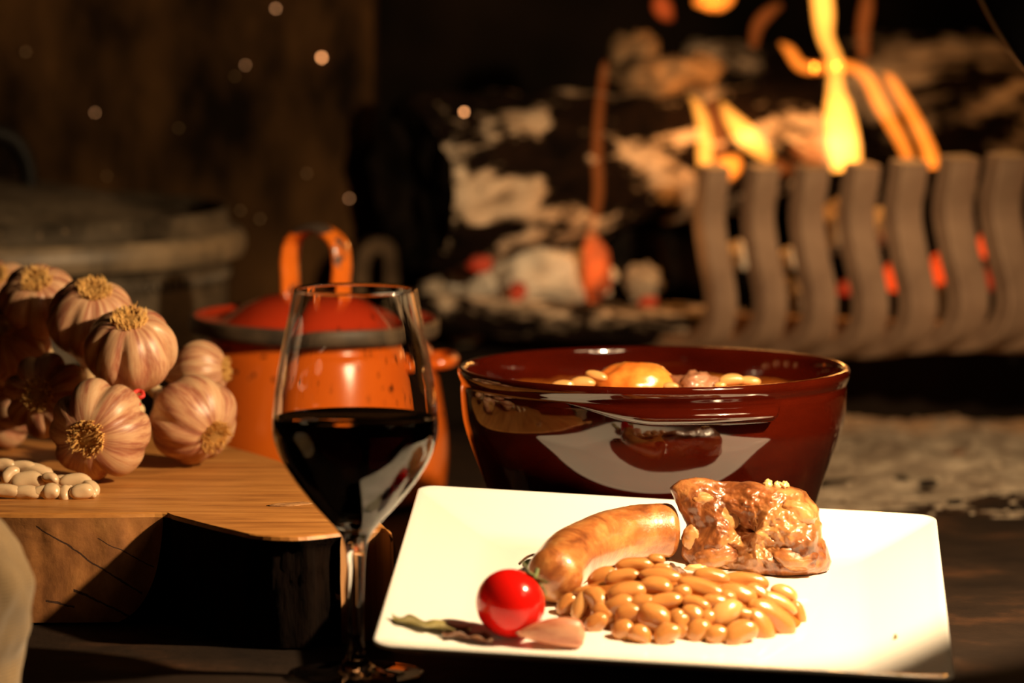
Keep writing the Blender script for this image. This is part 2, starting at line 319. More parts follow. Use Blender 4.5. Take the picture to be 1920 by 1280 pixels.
def flame(name, strength, col):          # glowing gas: an emitting volume, so thick parts look yellow and thin edges orange
    m = bpy.data.materials.new(name); m.use_nodes = True; t = m.node_tree; t.nodes.remove(t.nodes['Principled BSDF'])
    e = t.nodes.new('ShaderNodeEmission'); e.inputs[0].default_value = (*col, 1); e.inputs[1].default_value = strength
    t.links.new(e.outputs[0], t.nodes['Material Output'].inputs['Volume']); return m
M['flame_hot'] = flame('flame_bright', 420, (1.0,0.33,0.04)); M['flame'] = flame('flame_orange', 360, (1.0,0.22,0.018))
M['flame_faint'] = flame('flame_faint', 50, (1.0,0.20,0.03)); M['flame_red'] = flame('flame_red', 70, (1.0,0.13,0.02))

# ------------------------------------------------------------------ setting
def grid(name, x0, x1, y0, y1, nx, ny, zf, m, parent=None):
    vs = [(x0+(x1-x0)*i/nx, y0+(y1-y0)*j/ny, 0) for j in range(ny+1) for i in range(nx+1)]
    vs = [(x, y, zf(x, y)) for x, y, _ in vs]
    fs = [(j*(nx+1)+i, j*(nx+1)+i+1, (j+1)*(nx+1)+i+1, (j+1)*(nx+1)+i) for j in range(ny) for i in range(nx)]
    return mesh(name, vs, fs, m, parent)
o = grid('floor', -1.2, 1.2, 0.6, 3.6, 80, 100, lambda x, y: -0.0012 + 0.0010*noise.noise(Vector((x*18, y*18, 0))), M['hearth']); tag(o, 'dark rust-flecked iron hearth surface under the plate', None, None, 'structure')
bm = bevel_box(2.4, 0.06, 1.8, 0.003); o = from_bm('wall_back', bm, M['soot_black']); o.location = (0, 3.50, 0.88); tag(o, 'soot-black back wall of the fireplace', None, None, 'structure')
# rust-brown plastered side part of the fireplace on the left
def wallfn():
    bm = bmesh.new(); bmesh.ops.create_cube(bm, size=1.0)
    bmesh.ops.subdivide_edges(bm, edges=bm.edges[:], cuts=30, use_grid_fill=True)
    for v in bm.verts:
        v.co = Vector((v.co.x*1.0, v.co.y*0.08, v.co.z*1.5))
        if v.co.y < -0.03: v.co.y += 0.005*noise.fractal(Vector((v.co.x*7, 0, v.co.z*5)), 0.8, 2, 4)
    return bm
wl = from_bm('wall_left', wallfn(), M['soot_wall']); wl.location = (-0.5935, 3.062, 0.73); tag(wl, 'rust-brown sooty wall panel behind the big pot', None, None, 'structure')
for px, py, sz in ((48,97,6),(440,143,4),(575,325,5),(487,410,5),(450,395,5),(335,240,4),(200,330,4)):
    p = at(px, py, 3.018); r = px2m(sz, 3.0)*0.6
    o = lump('mortar_fleck', (r, 0.003, r), M['fleck'], px*0.01, 0.25, 2, 2, wl); o.location = p - wl.location
for px, py, r, m, lab in ((603,108,0.0013,'spark','bright glowing spark stuck on the sooty wall left of the log'),(517,16,0.0010,'spark_dim','glowing spark on the wall at the top picture edge'),(178,211,0.0007,'spark_dim','small faint spark on the wall above the dark pot'),(655,372,0.0008,'spark_dim','faint spark on the wall above the orange pot handle'),(460,122,0.0007,'spark_dim','tiny spark on the wall between two brighter sparks')):
    o = lump('spark', (r, r*1.5, r), M[m], px, 0.2, 2, 2); o.location = at(px, py, 3.019); tag(o, lab, 'spark', 'sparks on the wall')
# raised soot-black fire bed under the logs
bm = bevel_box(1.3, 0.5, 0.066, 0.006); o = from_bm('trim_1', bm, M['soot_black']); o.location = (0.58, 3.215, 0.0315); tag(o, 'soot-black raised fire bed under the logs and grate', None, None, 'structure')

# ash on the hearth: a thin drifted layer, with crumbs too many to count
def ashz(x, y):
    e = 0.010*noise.fractal(Vector((x*9, y*9, 3)), 0.8, 2, 5) + 0.005 + 0.004*noise.fractal(Vector((x*34, y*34, 1)), 0.8, 2, 4)
    k = max(0, min(1, (y-2.50 + 0.10*noise.fractal(Vector((x*12, y*22, 0)), 0.8, 2, 4))/0.26)); return -0.006 + k*(0.008 + max(-0.004, e))
o = grid('ash', 0.02, 0.75, 2.46, 2.975, 150, 110, ashz, M['ash']); tag(o, 'pale grey ash drifted over the hearth below the grate', 'ash', None, 'stuff')
vs, fs = [], []
for i in range(500):
    x = random.uniform(0.12, 0.6); y = 2.95 - 0.42*random.random()**1.3; r = random.uniform(0.0008, 0.0035)*random.uniform(0.5,1.1); z = max(0, ashz(x, y)); b = len(vs)
    bm = ico(1)
    for v in bm.verts:
        k = r*random.uniform(0.6, 1.3); vs.append((x+v.co.x*k*1.3, y+v.co.y*k, z+v.co.z*k*0.7+r*0.25))
    for f in bm.faces: fs.append(tuple(b+v.index for v in f.verts))
    bm.free()
o = mesh('ash_crumbs', vs, fs, M['ash'], None, False); tag(o, 'small pale crumbs of ash and cinder scattered over the hearth', 'ash', None, 'stuff')
for px, py, s, lab in ((1740,915,20,'charred black cinder in the ash right of the clay bowl'),(1690,905,13,'small dark cinder left of the black cinder on the ash'),(1790,950,15,'flat dark cinder at the front edge of the ash drift'),(1800,860,22,'rust-brown cinder in the ash under the right of the grate')):
    p = on(px, py, 0.004); r = px2m(s, p.y)
    o = lump('cinder', (r, r*0.8, r*0.4), M['charcoal'] if 'rust' not in lab else M['dry_leaf'], px, 0.4, 2, 2); o.location = p + Vector((0,0,0.003)); tag(o, lab, 'cinder', 'cinders in the ash')

# ------------------------------------------------------------------ logs, charcoal and embers
def log(name, a, b, r, m, label, seed, endm=None, n=56, rings=60, bumpy=0.16, r1=None):
    A, B = Vector(a), Vector(b); L = (B-A).length
    vs, fs = [], []
    for i in range(rings+1):
        t = i/rings
        for k in range(n):
            th = 2*PI*k/n; d = Vector((math.cos(th), math.sin(th), 0))
            rr = (r + ((r1 or r)-r)*t)*(1 + bumpy*noise.fractal(Vector((d.x*1.2, d.y*1.2, t*L*9+seed)), 0.8, 2, 4) + 0.06*noise.noise(Vector((d.x*5, d.y*5, t*L*45+seed))))
            if i in (0, rings): rr *= 0.93
            vs.append((d.x*rr, d.y*rr, t*L))
    for i in range(rings):
        for k in range(n):
            l = (k+1) % n; fs.append((i*n+k, i*n+l, (i+1)*n+l, (i+1)*n+k))
    fs.append(tuple(range(rings*n, rings*n+n)))
    root = mesh(name, vs, fs, m); root.location = A; root.rotation_euler = (B-A).to_track_quat('Z', 'Y').to_euler()
    bm = bmesh.new()                     # burnt, cracked end face: its own dished disc
    ring = []
    for j in range(1, 8):
        row = []
        for k in range(n):
            v = vs[k]; s = j/7; row.append(bm.verts.new((v[0]*s*1.0, v[1]*s*1.0, 0.004*noise.noise(Vector((v[0]*s*60, v[1]*s*60, seed))) + 0.006*(1-s) - 0.001)))
        ring.append(row)
    c = bm.verts.new((0,0,0.006))
    for k in range(n): bm.faces.new((c, ring[0][(k+1)%n], ring[0][k]))
    for j in range(6):
        for k in range(n): bm.faces.new((ring[j][k], ring[j][(k+1)%n], ring[j+1][(k+1)%n], ring[j+1][k]))
    from_bm('end_face', bm, endm or M['charcoal'], root)
    tag(root, label, 'log', 'logs in the fire'); return root
log('log', at(775,348,2.93), at(1560,262,3.10), 0.058, M['log'], 'big charred log with white ash patches, its black end facing left', 3.0, r1=0.036)
log('log', at(1290,240,3.29), at(2200,215,3.25), 0.060, M['log2'], 'ash-grey log at the upper right behind the flames', 9.0)
log('log', at(790,585,2.935), at(1330,622,2.915), 0.0125, M['log3'], 'thin burnt stick along the front of the fire bed', 21.0, n=30)
log('log', at(820,590,2.985), at(1400,618,2.995), 0.014, M['log3'], 'thin ash-coated stick just behind the front stick', 25.0, n=30)
log('log', at(1190,492,3.03), at(1420,500,3.20), 0.024, M['charcoal'], 'blackened log stub beneath the right half of the big log', 31.0, n=40)
LUMPS = [ # px, py, y, halfwidth px, halfheight px, material, label
 (1030,520,2.962,100,54,'ash_pale','large white ash-coated log piece under the big log'),
 (930,535,2.97,62,58,'ash_pale','rounded white ash lump left of the large ash piece'),
 (868,520,2.975,34,32,'ash_pale','small white ash lump at the left end of the fire bed'),
 (812,540,2.975,24,22,'ash','small grey ash lump farthest left on the fire bed'),
 (985,455,2.99,75,16,'ash_pale','flat ash flake wedged below the big log'),
 (1110,540,2.95,30,20,'ash_pale','white ash crumb at the foot of the glowing piece'),
 (1205,530,2.97,34,32,'ash','grey ash lump in the dark gap left of the grate'),
 (1382,480,2.97,24,26,'ash_pale','pale lump of ash behind the two leftmost grate bars'),
 (1482,485,2.97,28,20,'ash_pale','pale lump of ash between second and third grate bars'),
 (1478,560,2.96,30,34,'ash','grey ash lump low between second and third grate bars'),
 (1655,425,2.99,36,32,'ash_pale','pale lump of ash behind the fourth grate bar'),
 (1570,430,3.00,36,46,'ash','tall grey ash lump behind third and fourth grate bars'),
 (1760,570,2.96,36,40,'ash','grey ash lump low behind the fifth and sixth grate bars'),
 (1235,140,3.02,95,34,'brown_ash','broad brown ash heap lying on top of the big log'),
 (1190,105,3.03,44,48,'brown_ash','peaked brown ash lump on top of the big log'),
 (1310,130,3.035,42,34,'brown_ash','brown ash lump on the log right of the peaked lump'),
 (870,630,2.955,26,16,'ash','ash lump under the burnt stick left of the bowl'),
 (1535,280,3.06,56,34,'ash_pale','pale hot ash piece on the grate behind the third bar'),
]
for i, (px, py, y, hw, hh, m, lab) in enumerate(LUMPS):
    o = lump('ash_lump', (px2m(hw, y), px2m(max(hw,hh), y)*0.7, px2m(hh, y)), M[m], i*2.3+1, 0.45, 1.7, 4); o.location = at(px, py, y)
    tag(o, lab, 'ash lump', 'ash lumps in the fire')
o = lump('spark', (0.0012,0.0012,0.0012), M['spark'], 2, 0.2, 2, 2); o.location = at(870,210,2.92); tag(o, 'bright spark at the upper left edge of the big log', 'spark', 'sparks on the wall')
EMB = [
 (1676,522,2.96,28,26,'ember','red glowing ember between the fourth and fifth grate bars'),
 (1766,507,2.96,26,36,'ember','tall red glowing ember between the fifth and sixth grate bars'),
 (1850,462,2.97,22,20,'ember','red ember high between the sixth and seventh grate bars'),
 (1858,520,2.96,18,24,'ember_dim','dim ember low between the sixth and seventh grate bars'),
 (902,494,2.925,24,16,'ember_dim','dim red ember on the white ash lump at left'),
 (972,545,2.925,16,18,'ember_dim','dim red ember in the crack between two ash lumps'),
 (1215,565,2.94,18,12,'ember_dim','small dim ember left of the grate'),
 (1585,540,2.97,18,14,'ember_dim','faint ember between third and fourth grate bars'),
 (1118,505,2.935,26,62,'ember_hot','upright orange glowing brand in the middle of the fire'),
]
for i, (px, py, y, hw, hh, m, lab) in enumerate(EMB):
    o = lump('ember', (px2m(hw, y), px2m(hw, y)*0.8, px2m(hh, y)), M[m], i*4.1+2, 0.35, 1.5, 3); o.location = at(px, py, y); tag(o, lab, 'ember', 'embers in the fire')

# ------------------------------------------------------------------ flames
def flame_ribbon(pts, m, label, depth=0.55):
    """pts: (px,py,y,halfwidth px)"""
    P = spline([(p[0], p[1], p[2]) for p in pts], 8); W = [v.x for v in spline([(p[3],0,0) for p in pts], 8)]
    path = [at(p.x, p.y, p.z) for p in P]; rad = [max(0.0004, px2m(w_*1.15, p.z)) for w_, p in zip(W, P)]
    sec = [(math.cos(2*PI*k/14), math.sin(2*PI*k/14)*depth) for k in range(14)]
    vs, fs = tube(path, rad, section=sec, side=(1,0,0)); o = mesh('flame', vs, fs, m)
    tag(o, label, 'flame', 'flames of the fire'); return o
FL = [
 ([(1588,318,2.985,26),(1580,260,2.985,28),(1572,205,2.985,24),(1567,165,2.985,15),(1566,115,2.985,13),(1548,70,2.985,14),(1544,25,2.985,18),(1540,-30,2.985,16),(1545,-70,2.985,2)], 'flame_hot', 'tallest bright yellow flame, rising straight above the fourth grate bar'),
 ([(1322,325,2.97,12),(1322,285,2.97,14),(1320,240,2.97,12),(1308,200,2.97,9),(1292,178,2.97,2)], 'flame_hot', 'bright curved flame at far left of the grate, over the first bar'),
 ([(1345,325,2.975,14),(1360,318,2.975,20),(1375,305,2.975,18),(1385,290,2.975,5)], 'flame', 'low rounded flame between the first two grate bars'),
 ([(1448,300,2.98,6),(1425,280,2.98,15),(1395,250,2.98,19),(1370,220,2.98,13),(1352,190,2.98,4)], 'flame_hot', 'slanting bright flame leaning left above the second grate bar'),
 ([(1338,310,2.99,22),(1342,250,2.99,20),(1335,200,2.99,12),(1328,175,2.99,2)], 'flame_faint', 'faint brown flame between the two bright flames over the first bars'),
 ([(1745,315,2.99,16),(1742,285,2.99,13),(1720,235,2.99,12),(1695,190,2.99,11),(1670,150,2.99,9),(1655,135,2.99,2)], 'flame', 'slim orange flame leaning left above the fifth grate bar'),
 ([(1705,300,3.00,10),(1690,265,3.00,11),(1668,225,3.00,12),(1648,190,3.00,13),(1632,155,3.00,12),(1610,132,3.00,10),(1570,122,3.00,10),(1530,128,3.00,10),(1500,122,3.00,10),(1480,95,3.00,9),(1462,80,3.00,3)], 'flame', 'curling orange flame that bends sharply left behind the tallest flame'),
 ([(1620,110,3.03,10),(1618,60,3.03,12),(1625,10,3.03,12),(1630,-40,3.03,3)], 'flame_faint', 'faint dark red flame right of the tallest flame'),
 ([(1412,90,3.02,8),(1420,50,3.02,11),(1440,25,3.02,11),(1465,8,3.02,6)], 'flame_faint', 'faint curved wisp of flame left of the tallest flame'),
 ([(1262,38,3.02,4),(1250,26,3.02,14),(1240,8,3.02,16),(1238,-15,3.02,5)], 'flame_red', 'small orange flame tip at the top edge left'),
 ([(1300,4,3.02,6),(1320,2,3.02,14),(1345,4,3.02,16),(1365,-4,3.02,12),(1375,-20,3.02,4)], 'flame', 'small yellow flame tip at the top edge above the first bar'),
 ([(1560,290,3.02,22),(1530,283,3.02,26),(1500,280,3.02,18),(1480,290,3.02,4)], 'flame_faint', 'low faint flame behind the third grate bar'),
 ([(1420,318,2.99,4),(1450,310,2.99,14),(1480,318,2.99,10),(1500,300,2.99,4)], 'flame_faint', 'low faint flame between second and third grate bars'),
 ([(1108,455,2.925,10),(1112,420,2.925,9),(1122,360,2.925,10),(1120,300,2.925,10),(1122,230,2.925,9),(1128,170,2.925,8),(1134,125,2.925,7),(1136,112,2.925,2)], 'flame_faint', 'thin dim orange flame rising in front of the big log'),
 ([(1112,540,2.915,12),(1115,500,2.915,20),(1112,460,2.915,18),(1106,435,2.915,6)], 'flame_red', 'red-orange flame licking up the glowing brand'),
]
for pts, m, lab in FL: flame_ribbon(pts, M[m], lab)

# ------------------------------------------------------------------ iron grate with curved bars
gr = empty('fire_grate', at(1600, 660, 2.86)); tag(gr, 'wrought-iron fire grate with seven wavy upright bars', 'fire grate')
ga = math.radians(32); GT = Vector((math.cos(ga), math.sin(ga), 0)); GB = Vector((-math.sin(ga), math.cos(ga), 0))
prof = spline([(0.000,0.124,0),(0.003,0.108,0),(0.006,0.090,0),(0.001,0.066,0),(-0.007,0.040,0),(-0.007,0.024,0),(0.003,0.009,0),(0.028,0.000,0),(0.070,0.000,0)], 7)   # (back, up)
path = [GB*p.x + Vector((0,0,p.y)) for p in prof]
sec = [(0.0086,0.0055),(0.0078,0.0066),(-0.0078,0.0066),(-0.0086,0.0055),(-0.0086,-0.0055),(-0.0078,-0.0066),(0.0078,-0.0066),(0.0086,-0.0055)]
bvs, bfs = tube(path, 1.0, section=sec, side=GT)
bar0 = mesh('bar', bvs, bfs, M['iron'], gr, False)
G0 = gr.location.copy()
BX = [(1340,312,656,2.87),(1432,312,656,2.862),(1524,312,658,2.854),(1618,308,662,2.842),(1706,302,660,2.83),(1800,294,652,2.815),(1890,290,650,2.80),(1985,286,648,2.79)]
for i, (px, pt, pb, y) in enumerate(BX):
    o = bar0 if i == 0 else bar0.copy()
    if i: COL.objects.link(o); o.parent = gr
    zt = at(px, pt, y); zb = at(px, pb, y)
    o.location = Vector((zt.x, zt.y, zb.z)) - G0; o.scale = (1.0+0.05*i, 1.0+0.05*i, (zt.z-zb.z)/0.124)
zb = at(1340, 656, 2.87)
for off in (0.045,):
    a = Vector((zb.x, zb.y, zb.z+0.010)) + GB*off + GT*0.034 - G0; b_ = at(2050, 650, 2.80); b = Vector((b_.x, b_.y, zb.z+0.010)) + GB*off - G0
    vs, fs = tube([a, b], 1.0, section=sec, side=(0,0,1)); mesh('rail', vs, fs, M['iron'], gr, False)
for k in (0.02, 1.02):
    a = Vector((zb.x, zb.y, zb.z-0.012)) + GB*0.05; b_ = at(2050, 650, 2.80); b = Vector((b_.x, b_.y, zb.z-0.012)) + GB*0.05
    p = a.lerp(b, k); vs, fs = tube([Vector((p.x,p.y,p.z))-G0, Vector((p.x,p.y,0.0))-G0], 1.0, section=sec, side=GT); mesh('leg', vs, fs, M['iron'], gr, False)
# fire dog with a curled end, left of the logs
fd = empty('fire_dog', Vector((-0.093, 2.96, 0.0))); tag(fd, 'dark iron fire dog with a curled end, behind the orange pot handle', 'fire dog')
pts = [at(672,620,2.96), at(672,540,2.96), at(676,485,2.96), at(695,462,2.96), at(718,462,2.96), at(728,485,2.96), at(728,545,2.96)]
vs, fs = tube([p - fd.location for p in spline(pts, 7)], 1.0, section=[(0.008,0.005),(-0.008,0.005),(-0.008,-0.005),(0.008,-0.005)], side=(0.3,-1,0)); mesh('scroll', vs, fs, M['dog_iron'], fd, False)
vs, fs = tube([Vector((0,0,0.0)), Vector((0,0,0.055))], 1.0, section=[(0.008,0.006),(-0.008,0.006),(-0.008,-0.006),(0.008,-0.006)], side=(1,0,0)); mesh('foot', vs, fs, M['dog_iron'], fd, False)

# ------------------------------------------------------------------ big dark pot
PY = 2.84; s = PY/FPX; pc = at(-30, 452, PY); PR = 492*s
pot = empty('cooking_pot', (pc.x, PY, 0)); tag(pot, 'big dark iron cooking pot with domed lid behind the garlic', 'pot')
H = pc.z
prof = [(0.0,0.0),(PR*0.80,0.0),(PR*0.86,0.006),(PR*0.925,0.05),(PR*0.93,H-0.016),(PR*0.932,H-0.010),(PR*0.985,H-0.008),(PR*1.0,H-0.003),(PR*0.998,H+0.003),(PR*0.975,H+0.008),(PR*0.935,H+0.012),(PR*0.93,H+0.022),(PR*0.918,H+0.022),(PR*0.915,H),(PR*0.90,0.03),(0,0.012)]
vs, fs = lathe(prof, 128); mesh('body', vs, fs, M['pot_iron'], pot)
vs, fs = lathe([(PR*0.986,H-0.0085),(PR*1.002,H-0.003),(PR*1.000,H+0.0035),(PR*0.977,H+0.0085)], 128); mesh('rim', vs, fs, M['lit_rim_iron'], pot)
nb = 150
vs, fs = [], []
for k in range(nb):                      # beading below the rim
    t = 2*PI*k/nb; c = Vector((math.cos(t), math.sin(t), 0))*PR*0.932; c.z = H-0.020; b = len(vs); bm = ico(1)
    for v in bm.verts: vs.append(c + Vector((v.co.x*0.0022, v.co.y*0.0022, v.co.z*0.0045)))
    for f in bm.faces: fs.append(tuple(b+v.index for v in f.verts))
    bm.free()
mesh('beading', vs, fs, M['pot_iron'], pot)
LR = PR*0.90; lid = empty('lid', (-0.010, -0.012, H+0.012), (math.radians(1.5), math.radians(2.0), 0)); lid.parent = pot
lp = [(0.0,0.026),(LR*0.25,0.0255),(LR*0.5,0.0225),(LR*0.62,0.0195),(LR*0.64,0.0165),(LR*0.80,0.0115),(LR*0.90,0.006),(LR*0.915,0.0085),(LR*0.955,0.0085),(LR*0.965,0.004),(LR*0.96,-0.004),(LR*0.90,-0.004),(0.0,0.015)]
vs, fs = lathe(lp, 128); mesh('lid_plate', vs, fs, M['pot_iron'], lid)
hp = spline([(0.027,0,0.020),(0.026,0,0.036),(0.018,0,0.052),(0.004,0,0.058),(-0.012,0,0.056),(-0.022,0,0.046),(-0.027,0,0.034),(-0.028,0,0.018)], 6)
vs, fs = tube(hp, 1.0, section=[(0.0080*math.cos(2*PI*k/12), 0.0056*math.sin(2*PI*k/12)) for k in range(12)], side=(0,1,0)); o = mesh('lid_handle', vs, fs, M['black_iron'], lid); o.location = (0.012, 0.006, 0); o.rotation_euler = (0,0,0.25)

# ------------------------------------------------------------------ orange enamel pot
OY = 2.62; s = OY/FPX; pc = at(590, 607, OY); OR = 235*s; H = pc.z
op = empty('enamel_pot', (pc.x, OY, 0)); tag(op, 'orange enamel pot with red lid behind the wine glass', 'pot')
prof = [(0.0,0.0),(OR*0.98,0.0),(OR*1.05,0.006),(OR*1.07,0.03),(OR*1.03,0.055),(OR*0.95,0.085),(OR*0.90,H-0.012),(OR*0.89,H-0.004),(OR*0.86,H-0.004),(OR*0.86,H-0.03),(OR*0.98,0.03),(0,0.008)]
vs, fs = lathe([(v.x,v.y) for v in spline([(a,b,0) for a,b in prof[2:8]], 6)], 112); b = prof[:2]
full = prof[:2] + [(v.x,v.y) for v in spline([(a_,b_,0) for a_,b_ in prof[2:8]], 6)] + prof[8:]
vs, fs = lathe(full, 112); mesh('body', vs, fs, M['enamel'], op)
ol = empty('lid', (0,0,H-0.003), (math.radians(1.0), math.radians(1.2), 0)); ol.parent = op
lp = [(0,0.0215),(OR*0.2,0.0213),(OR*0.40,0.0185),(OR*0.56,0.0140),(OR*0.68,0.0075),(OR*0.74,0.0040),(OR*0.80,0.0035),(OR*0.90,0.0050),(OR*0.965,0.0075)]
vs, fs = lathe(lp, 112); mesh('lid_dome', vs, fs, M['enamel_red'], ol)
bp = [(OR*0.965,0.0075),(OR*0.99,0.0080),(OR*1.0,0.0060),(OR*1.0,0.0005),(OR*0.99,-0.0020),(OR*0.95,-0.0020),(OR*0.93,0.002)]
vs, fs = lathe(bp, 112); mesh('lid_rim', vs, fs, M['chip_band'], ol)
hp = spline([(0.0185,0,0.019),(0.0190,0,0.030),(0.0195,0,0.040),(0.0165,0,0.052),(0.006,0,0.0585),(-0.006,0,0.0585),(-0.0165,0,0.052),(-0.0195,0,0.040),(-0.0190,0,0.030),(-0.0185,0,0.019)], 6)
vs, fs = tube(hp, 1.0, section=[(0.0085*math.cos(2*PI*k/14), 0.0033*math.sin(2*PI*k/14)) for k in range(14)], side=(0,1,0)); o = mesh('lid_handle', vs, fs, M['enamel_chip'], ol); o.rotation_euler = (0,0,math.radians(-36))
for sx in (-1, 1):
    pts = spline([(sx*OR*0.90,-0.020,H-0.022),(sx*OR*1.06,-0.017,H-0.021),(sx*OR*1.11,0,H-0.021),(sx*OR*1.06,0.017,H-0.021),(sx*OR*0.90,0.020,H-0.022)], 6)
    vs, fs = tube(pts, 0.0036, 10); mesh('side_handle', vs, fs, M['enamel'], op)

# ------------------------------------------------------------------ glazed clay bowl with stew
BY = 2.318; BC = at(1226, 693, BY); BR = 370*BY/FPX; BH = BC.z
bw = empty('clay_bowl', (BC.x, BY, 0)); tag(bw, 'glossy brown-red glazed clay bowl of bean stew behind the white plate', 'bowl')
outer = [(BR*0.70,0.0),(BR*0.735,0.003),(BR*0.79,0.025),(BR*0.845,0.045),(BR*0.92,0.066),(BR*0.965,0.080),(BR*0.980,0.090),(BR*0.985,BH-0.010),(BR*0.982,BH-0.0065),(BR*0.992,BH-0.004),(BR*1.0,BH-0.001),(BR*0.994,BH+0.0015),(BR*0.975,BH+0.002),(BR*0.958,BH+0.0002),(BR*0.948,BH-0.006)]
inner = [(BR*0.94,BH-0.016),(BR*0.92,0.070),(BR*0.86,0.050),(BR*0.70,0.012),(0,0.010)]
sm = [(v.x,v.y) for v in spline([(a,b,0) for a,b in outer], 4)]
vs, fs = lathe([(0,0)] + sm + inner, 160); mesh('body', vs, fs, M['clay'], bw)
# thick lug under the rim on the near side
vs, fs = [], []; nl, ns = 64, 16; A0, A1 = math.radians(-90-33), math.radians(-90+39)
for i in range(nl+1):
    t = i/nl; th = A0 + (A1-A0)*t; sN = min(1, t/0.45, (1-t)/0.10); sN = max(0.02, sN*sN*(3-2*sN)) 
    for k in range(ns):
        u = 2*PI*k/ns; r = BR*0.975 + 0.0105*sN*max(math.cos(u), -0.3); z = BH - 0.0092 - 0.0030*sN + 0.0052*sN*math.sin(u) + 0.0025*(1-sN)
        vs.append((r*math.cos(th), r*math.sin(th), z))
for i in range(nl):
    for k in range(ns): l = (k+1) % ns; fs.append((i*ns+k, i*ns+l, (i+1)*ns+l, (i+1)*ns+k))
fs += [tuple(range(ns)), tuple(range(nl*ns, nl*ns+ns))]
mesh('lug_handle', vs, fs, M['clay'], bw)
SZ = BH - 0.013
vs, fs = [(0,0,0)], []
for j in range(1, 25):
    for k in range(72):
        t = 2*PI*k/72; r = BR*0.945*j/24; vs.append((r*math.cos(t), r*math.sin(t), 0.0022*noise.noise(Vector((r*math.cos(t)*70, r*math.sin(t)*70, 2)))))
for k in range(72): fs.append((0, 1+k, 1+(k+1)%72))
for j in range(23):
    for k in range(72): l = (k+1)%72; fs.append((1+j*72+k, 1+(j+1)*72+k, 1+(j+1)*72+l, 1+j*72+l))
o = mesh('stew_broth', vs, fs, M['broth']); o.location = (BC.x, BY, SZ); tag(o, 'glossy orange-brown broth filling the clay bowl', 'stew', None, 'stuff')

# ------------------------------------------------------------------ beans (shared shapes)
def bean_mesh(name, bend, fat, m, seed):
    bm = ico(3)
    for v in bm.verts:
        x, y, z = v.co; e = 1 + 0.10*x*fat
        sx = math.copysign(abs(x)**0.86, x)
        y2 = y*e*(1 + 0.14*noise.noise(v.co*1.5 + Vector((seed,0,0)))); z2 = z*e*(1 + 0.14*noise.noise(v.co*1.7 + Vector((0,seed,0))))
        notch = bend*math.exp(-(x/0.4)**2)*max(0, -y)
        v.co = Vector((sx, y2 + bend*(0.25 - x*x)*0.9 + notch*0.5, z2*0.92))
    o = from_bm(name, bm, m); me = o.data; bpy.data.objects.remove(o); return me
BEANS = [bean_mesh('cooked_bean', b, f, M['bean'], i*3.3) for i, (b, f) in enumerate(((0.20,0.6),(0.05,1.0),(0.30,-0.5),(0.12,-1.0)))]
BEANP = [bean_mesh('cooked_bean', 0.12, 0.8, M['bean_pale'], 11.0), bean_mesh('cooked_bean', 0.25, -0.6, M['bean_pale'], 15.0)]
RAWB = [bean_mesh('dry_bean', b, f, M['raw_bean'], 20+i*3.3) for i, (b, f) in enumerate(((0.28,0.4),(0.15,0.9),(0.35,-0.5)))]
def put_bean(name, me, p, ln, wd, ang, nrm, tilt=0.0):
    """long axis shown at image angle ang, lying along the surface with normal nrm"""
    ax = (RT*math.cos(ang) + UPV*math.sin(ang)); ax = (ax - nrm*ax.dot(nrm)*0.75).normalized()
    z = (nrm - ax*nrm.dot(ax)).normalized(); y = z.cross(ax)
    R = Matrix((ax, y, z)).transposed() @ Matrix.Rotation(tilt, 3, 'X')
    o = bpy.data.objects.new(name, me); COL.objects.link(o)
    o.matrix_world = Matrix.Translation(p) @ R.to_4x4() @ Matrix.Diagonal((ln/2, wd/2, wd/2, 1)); return o
ORD = ['first','second','third','fourth','fifth','sixth','seventh','eighth','ninth','tenth','eleventh','twelfth','thirteenth','fourteenth','fifteenth','sixteenth','seventeenth','eighteenth']

# stew pieces standing out of the broth
def stew(name, px, py, y, hw, hh, hd, m, label, cat, seed, rough=0.12):
    o = lump(name, (px2m(hw,y), px2m(hd,y), px2m(hh,y)), M[m], seed, rough, 1.8, 4); o.location = at(px, py, y); tag(o, label, cat); return o
stew('sausage_piece', 1190, 722, 2.318, 78, 44, 60, 'stew_red', 'thick orange sausage piece standing out of the stew', 'sausage', 3.0, 0.10)
stew('meat_piece', 1305, 724, 2.312, 42, 28, 34, 'dark_meat', 'dark meat piece in the stew, right of the orange sausage piece', 'meat', 6.0, 0.4)
for i, (px, py, y, l_, w_, a, lab) in enumerate([(1118,704,2.300,44,20,-35,'curved yellow bean leaning on the left of the stew sausage'),(1092,718,2.296,50,26,5,'yellow bean in the stew left of the curved bean'),(1055,722,2.294,46,22,10,'yellow bean farthest left in the stew'),(1372,712,2.300,50,24,10,'yellow bean in the stew right of the dark meat'),(1405,714,2.304,44,20,-12,'yellow bean farthest right in the stew'),(1258,724,2.29,30,16,0,'small bean between sausage and dark meat in the stew'),(1350,722,2.29,24,14,10,'tiny bean end beside the dark meat in the stew')]):
    o = put_bean('stewed_bean', BEANP[i % 2], at(px, py, y), px2m(l_, y), px2m(w_, y), math.radians(a), Vector((0,-0.3,0.95))); tag(o, lab, 'bean', 'beans in the clay bowl')

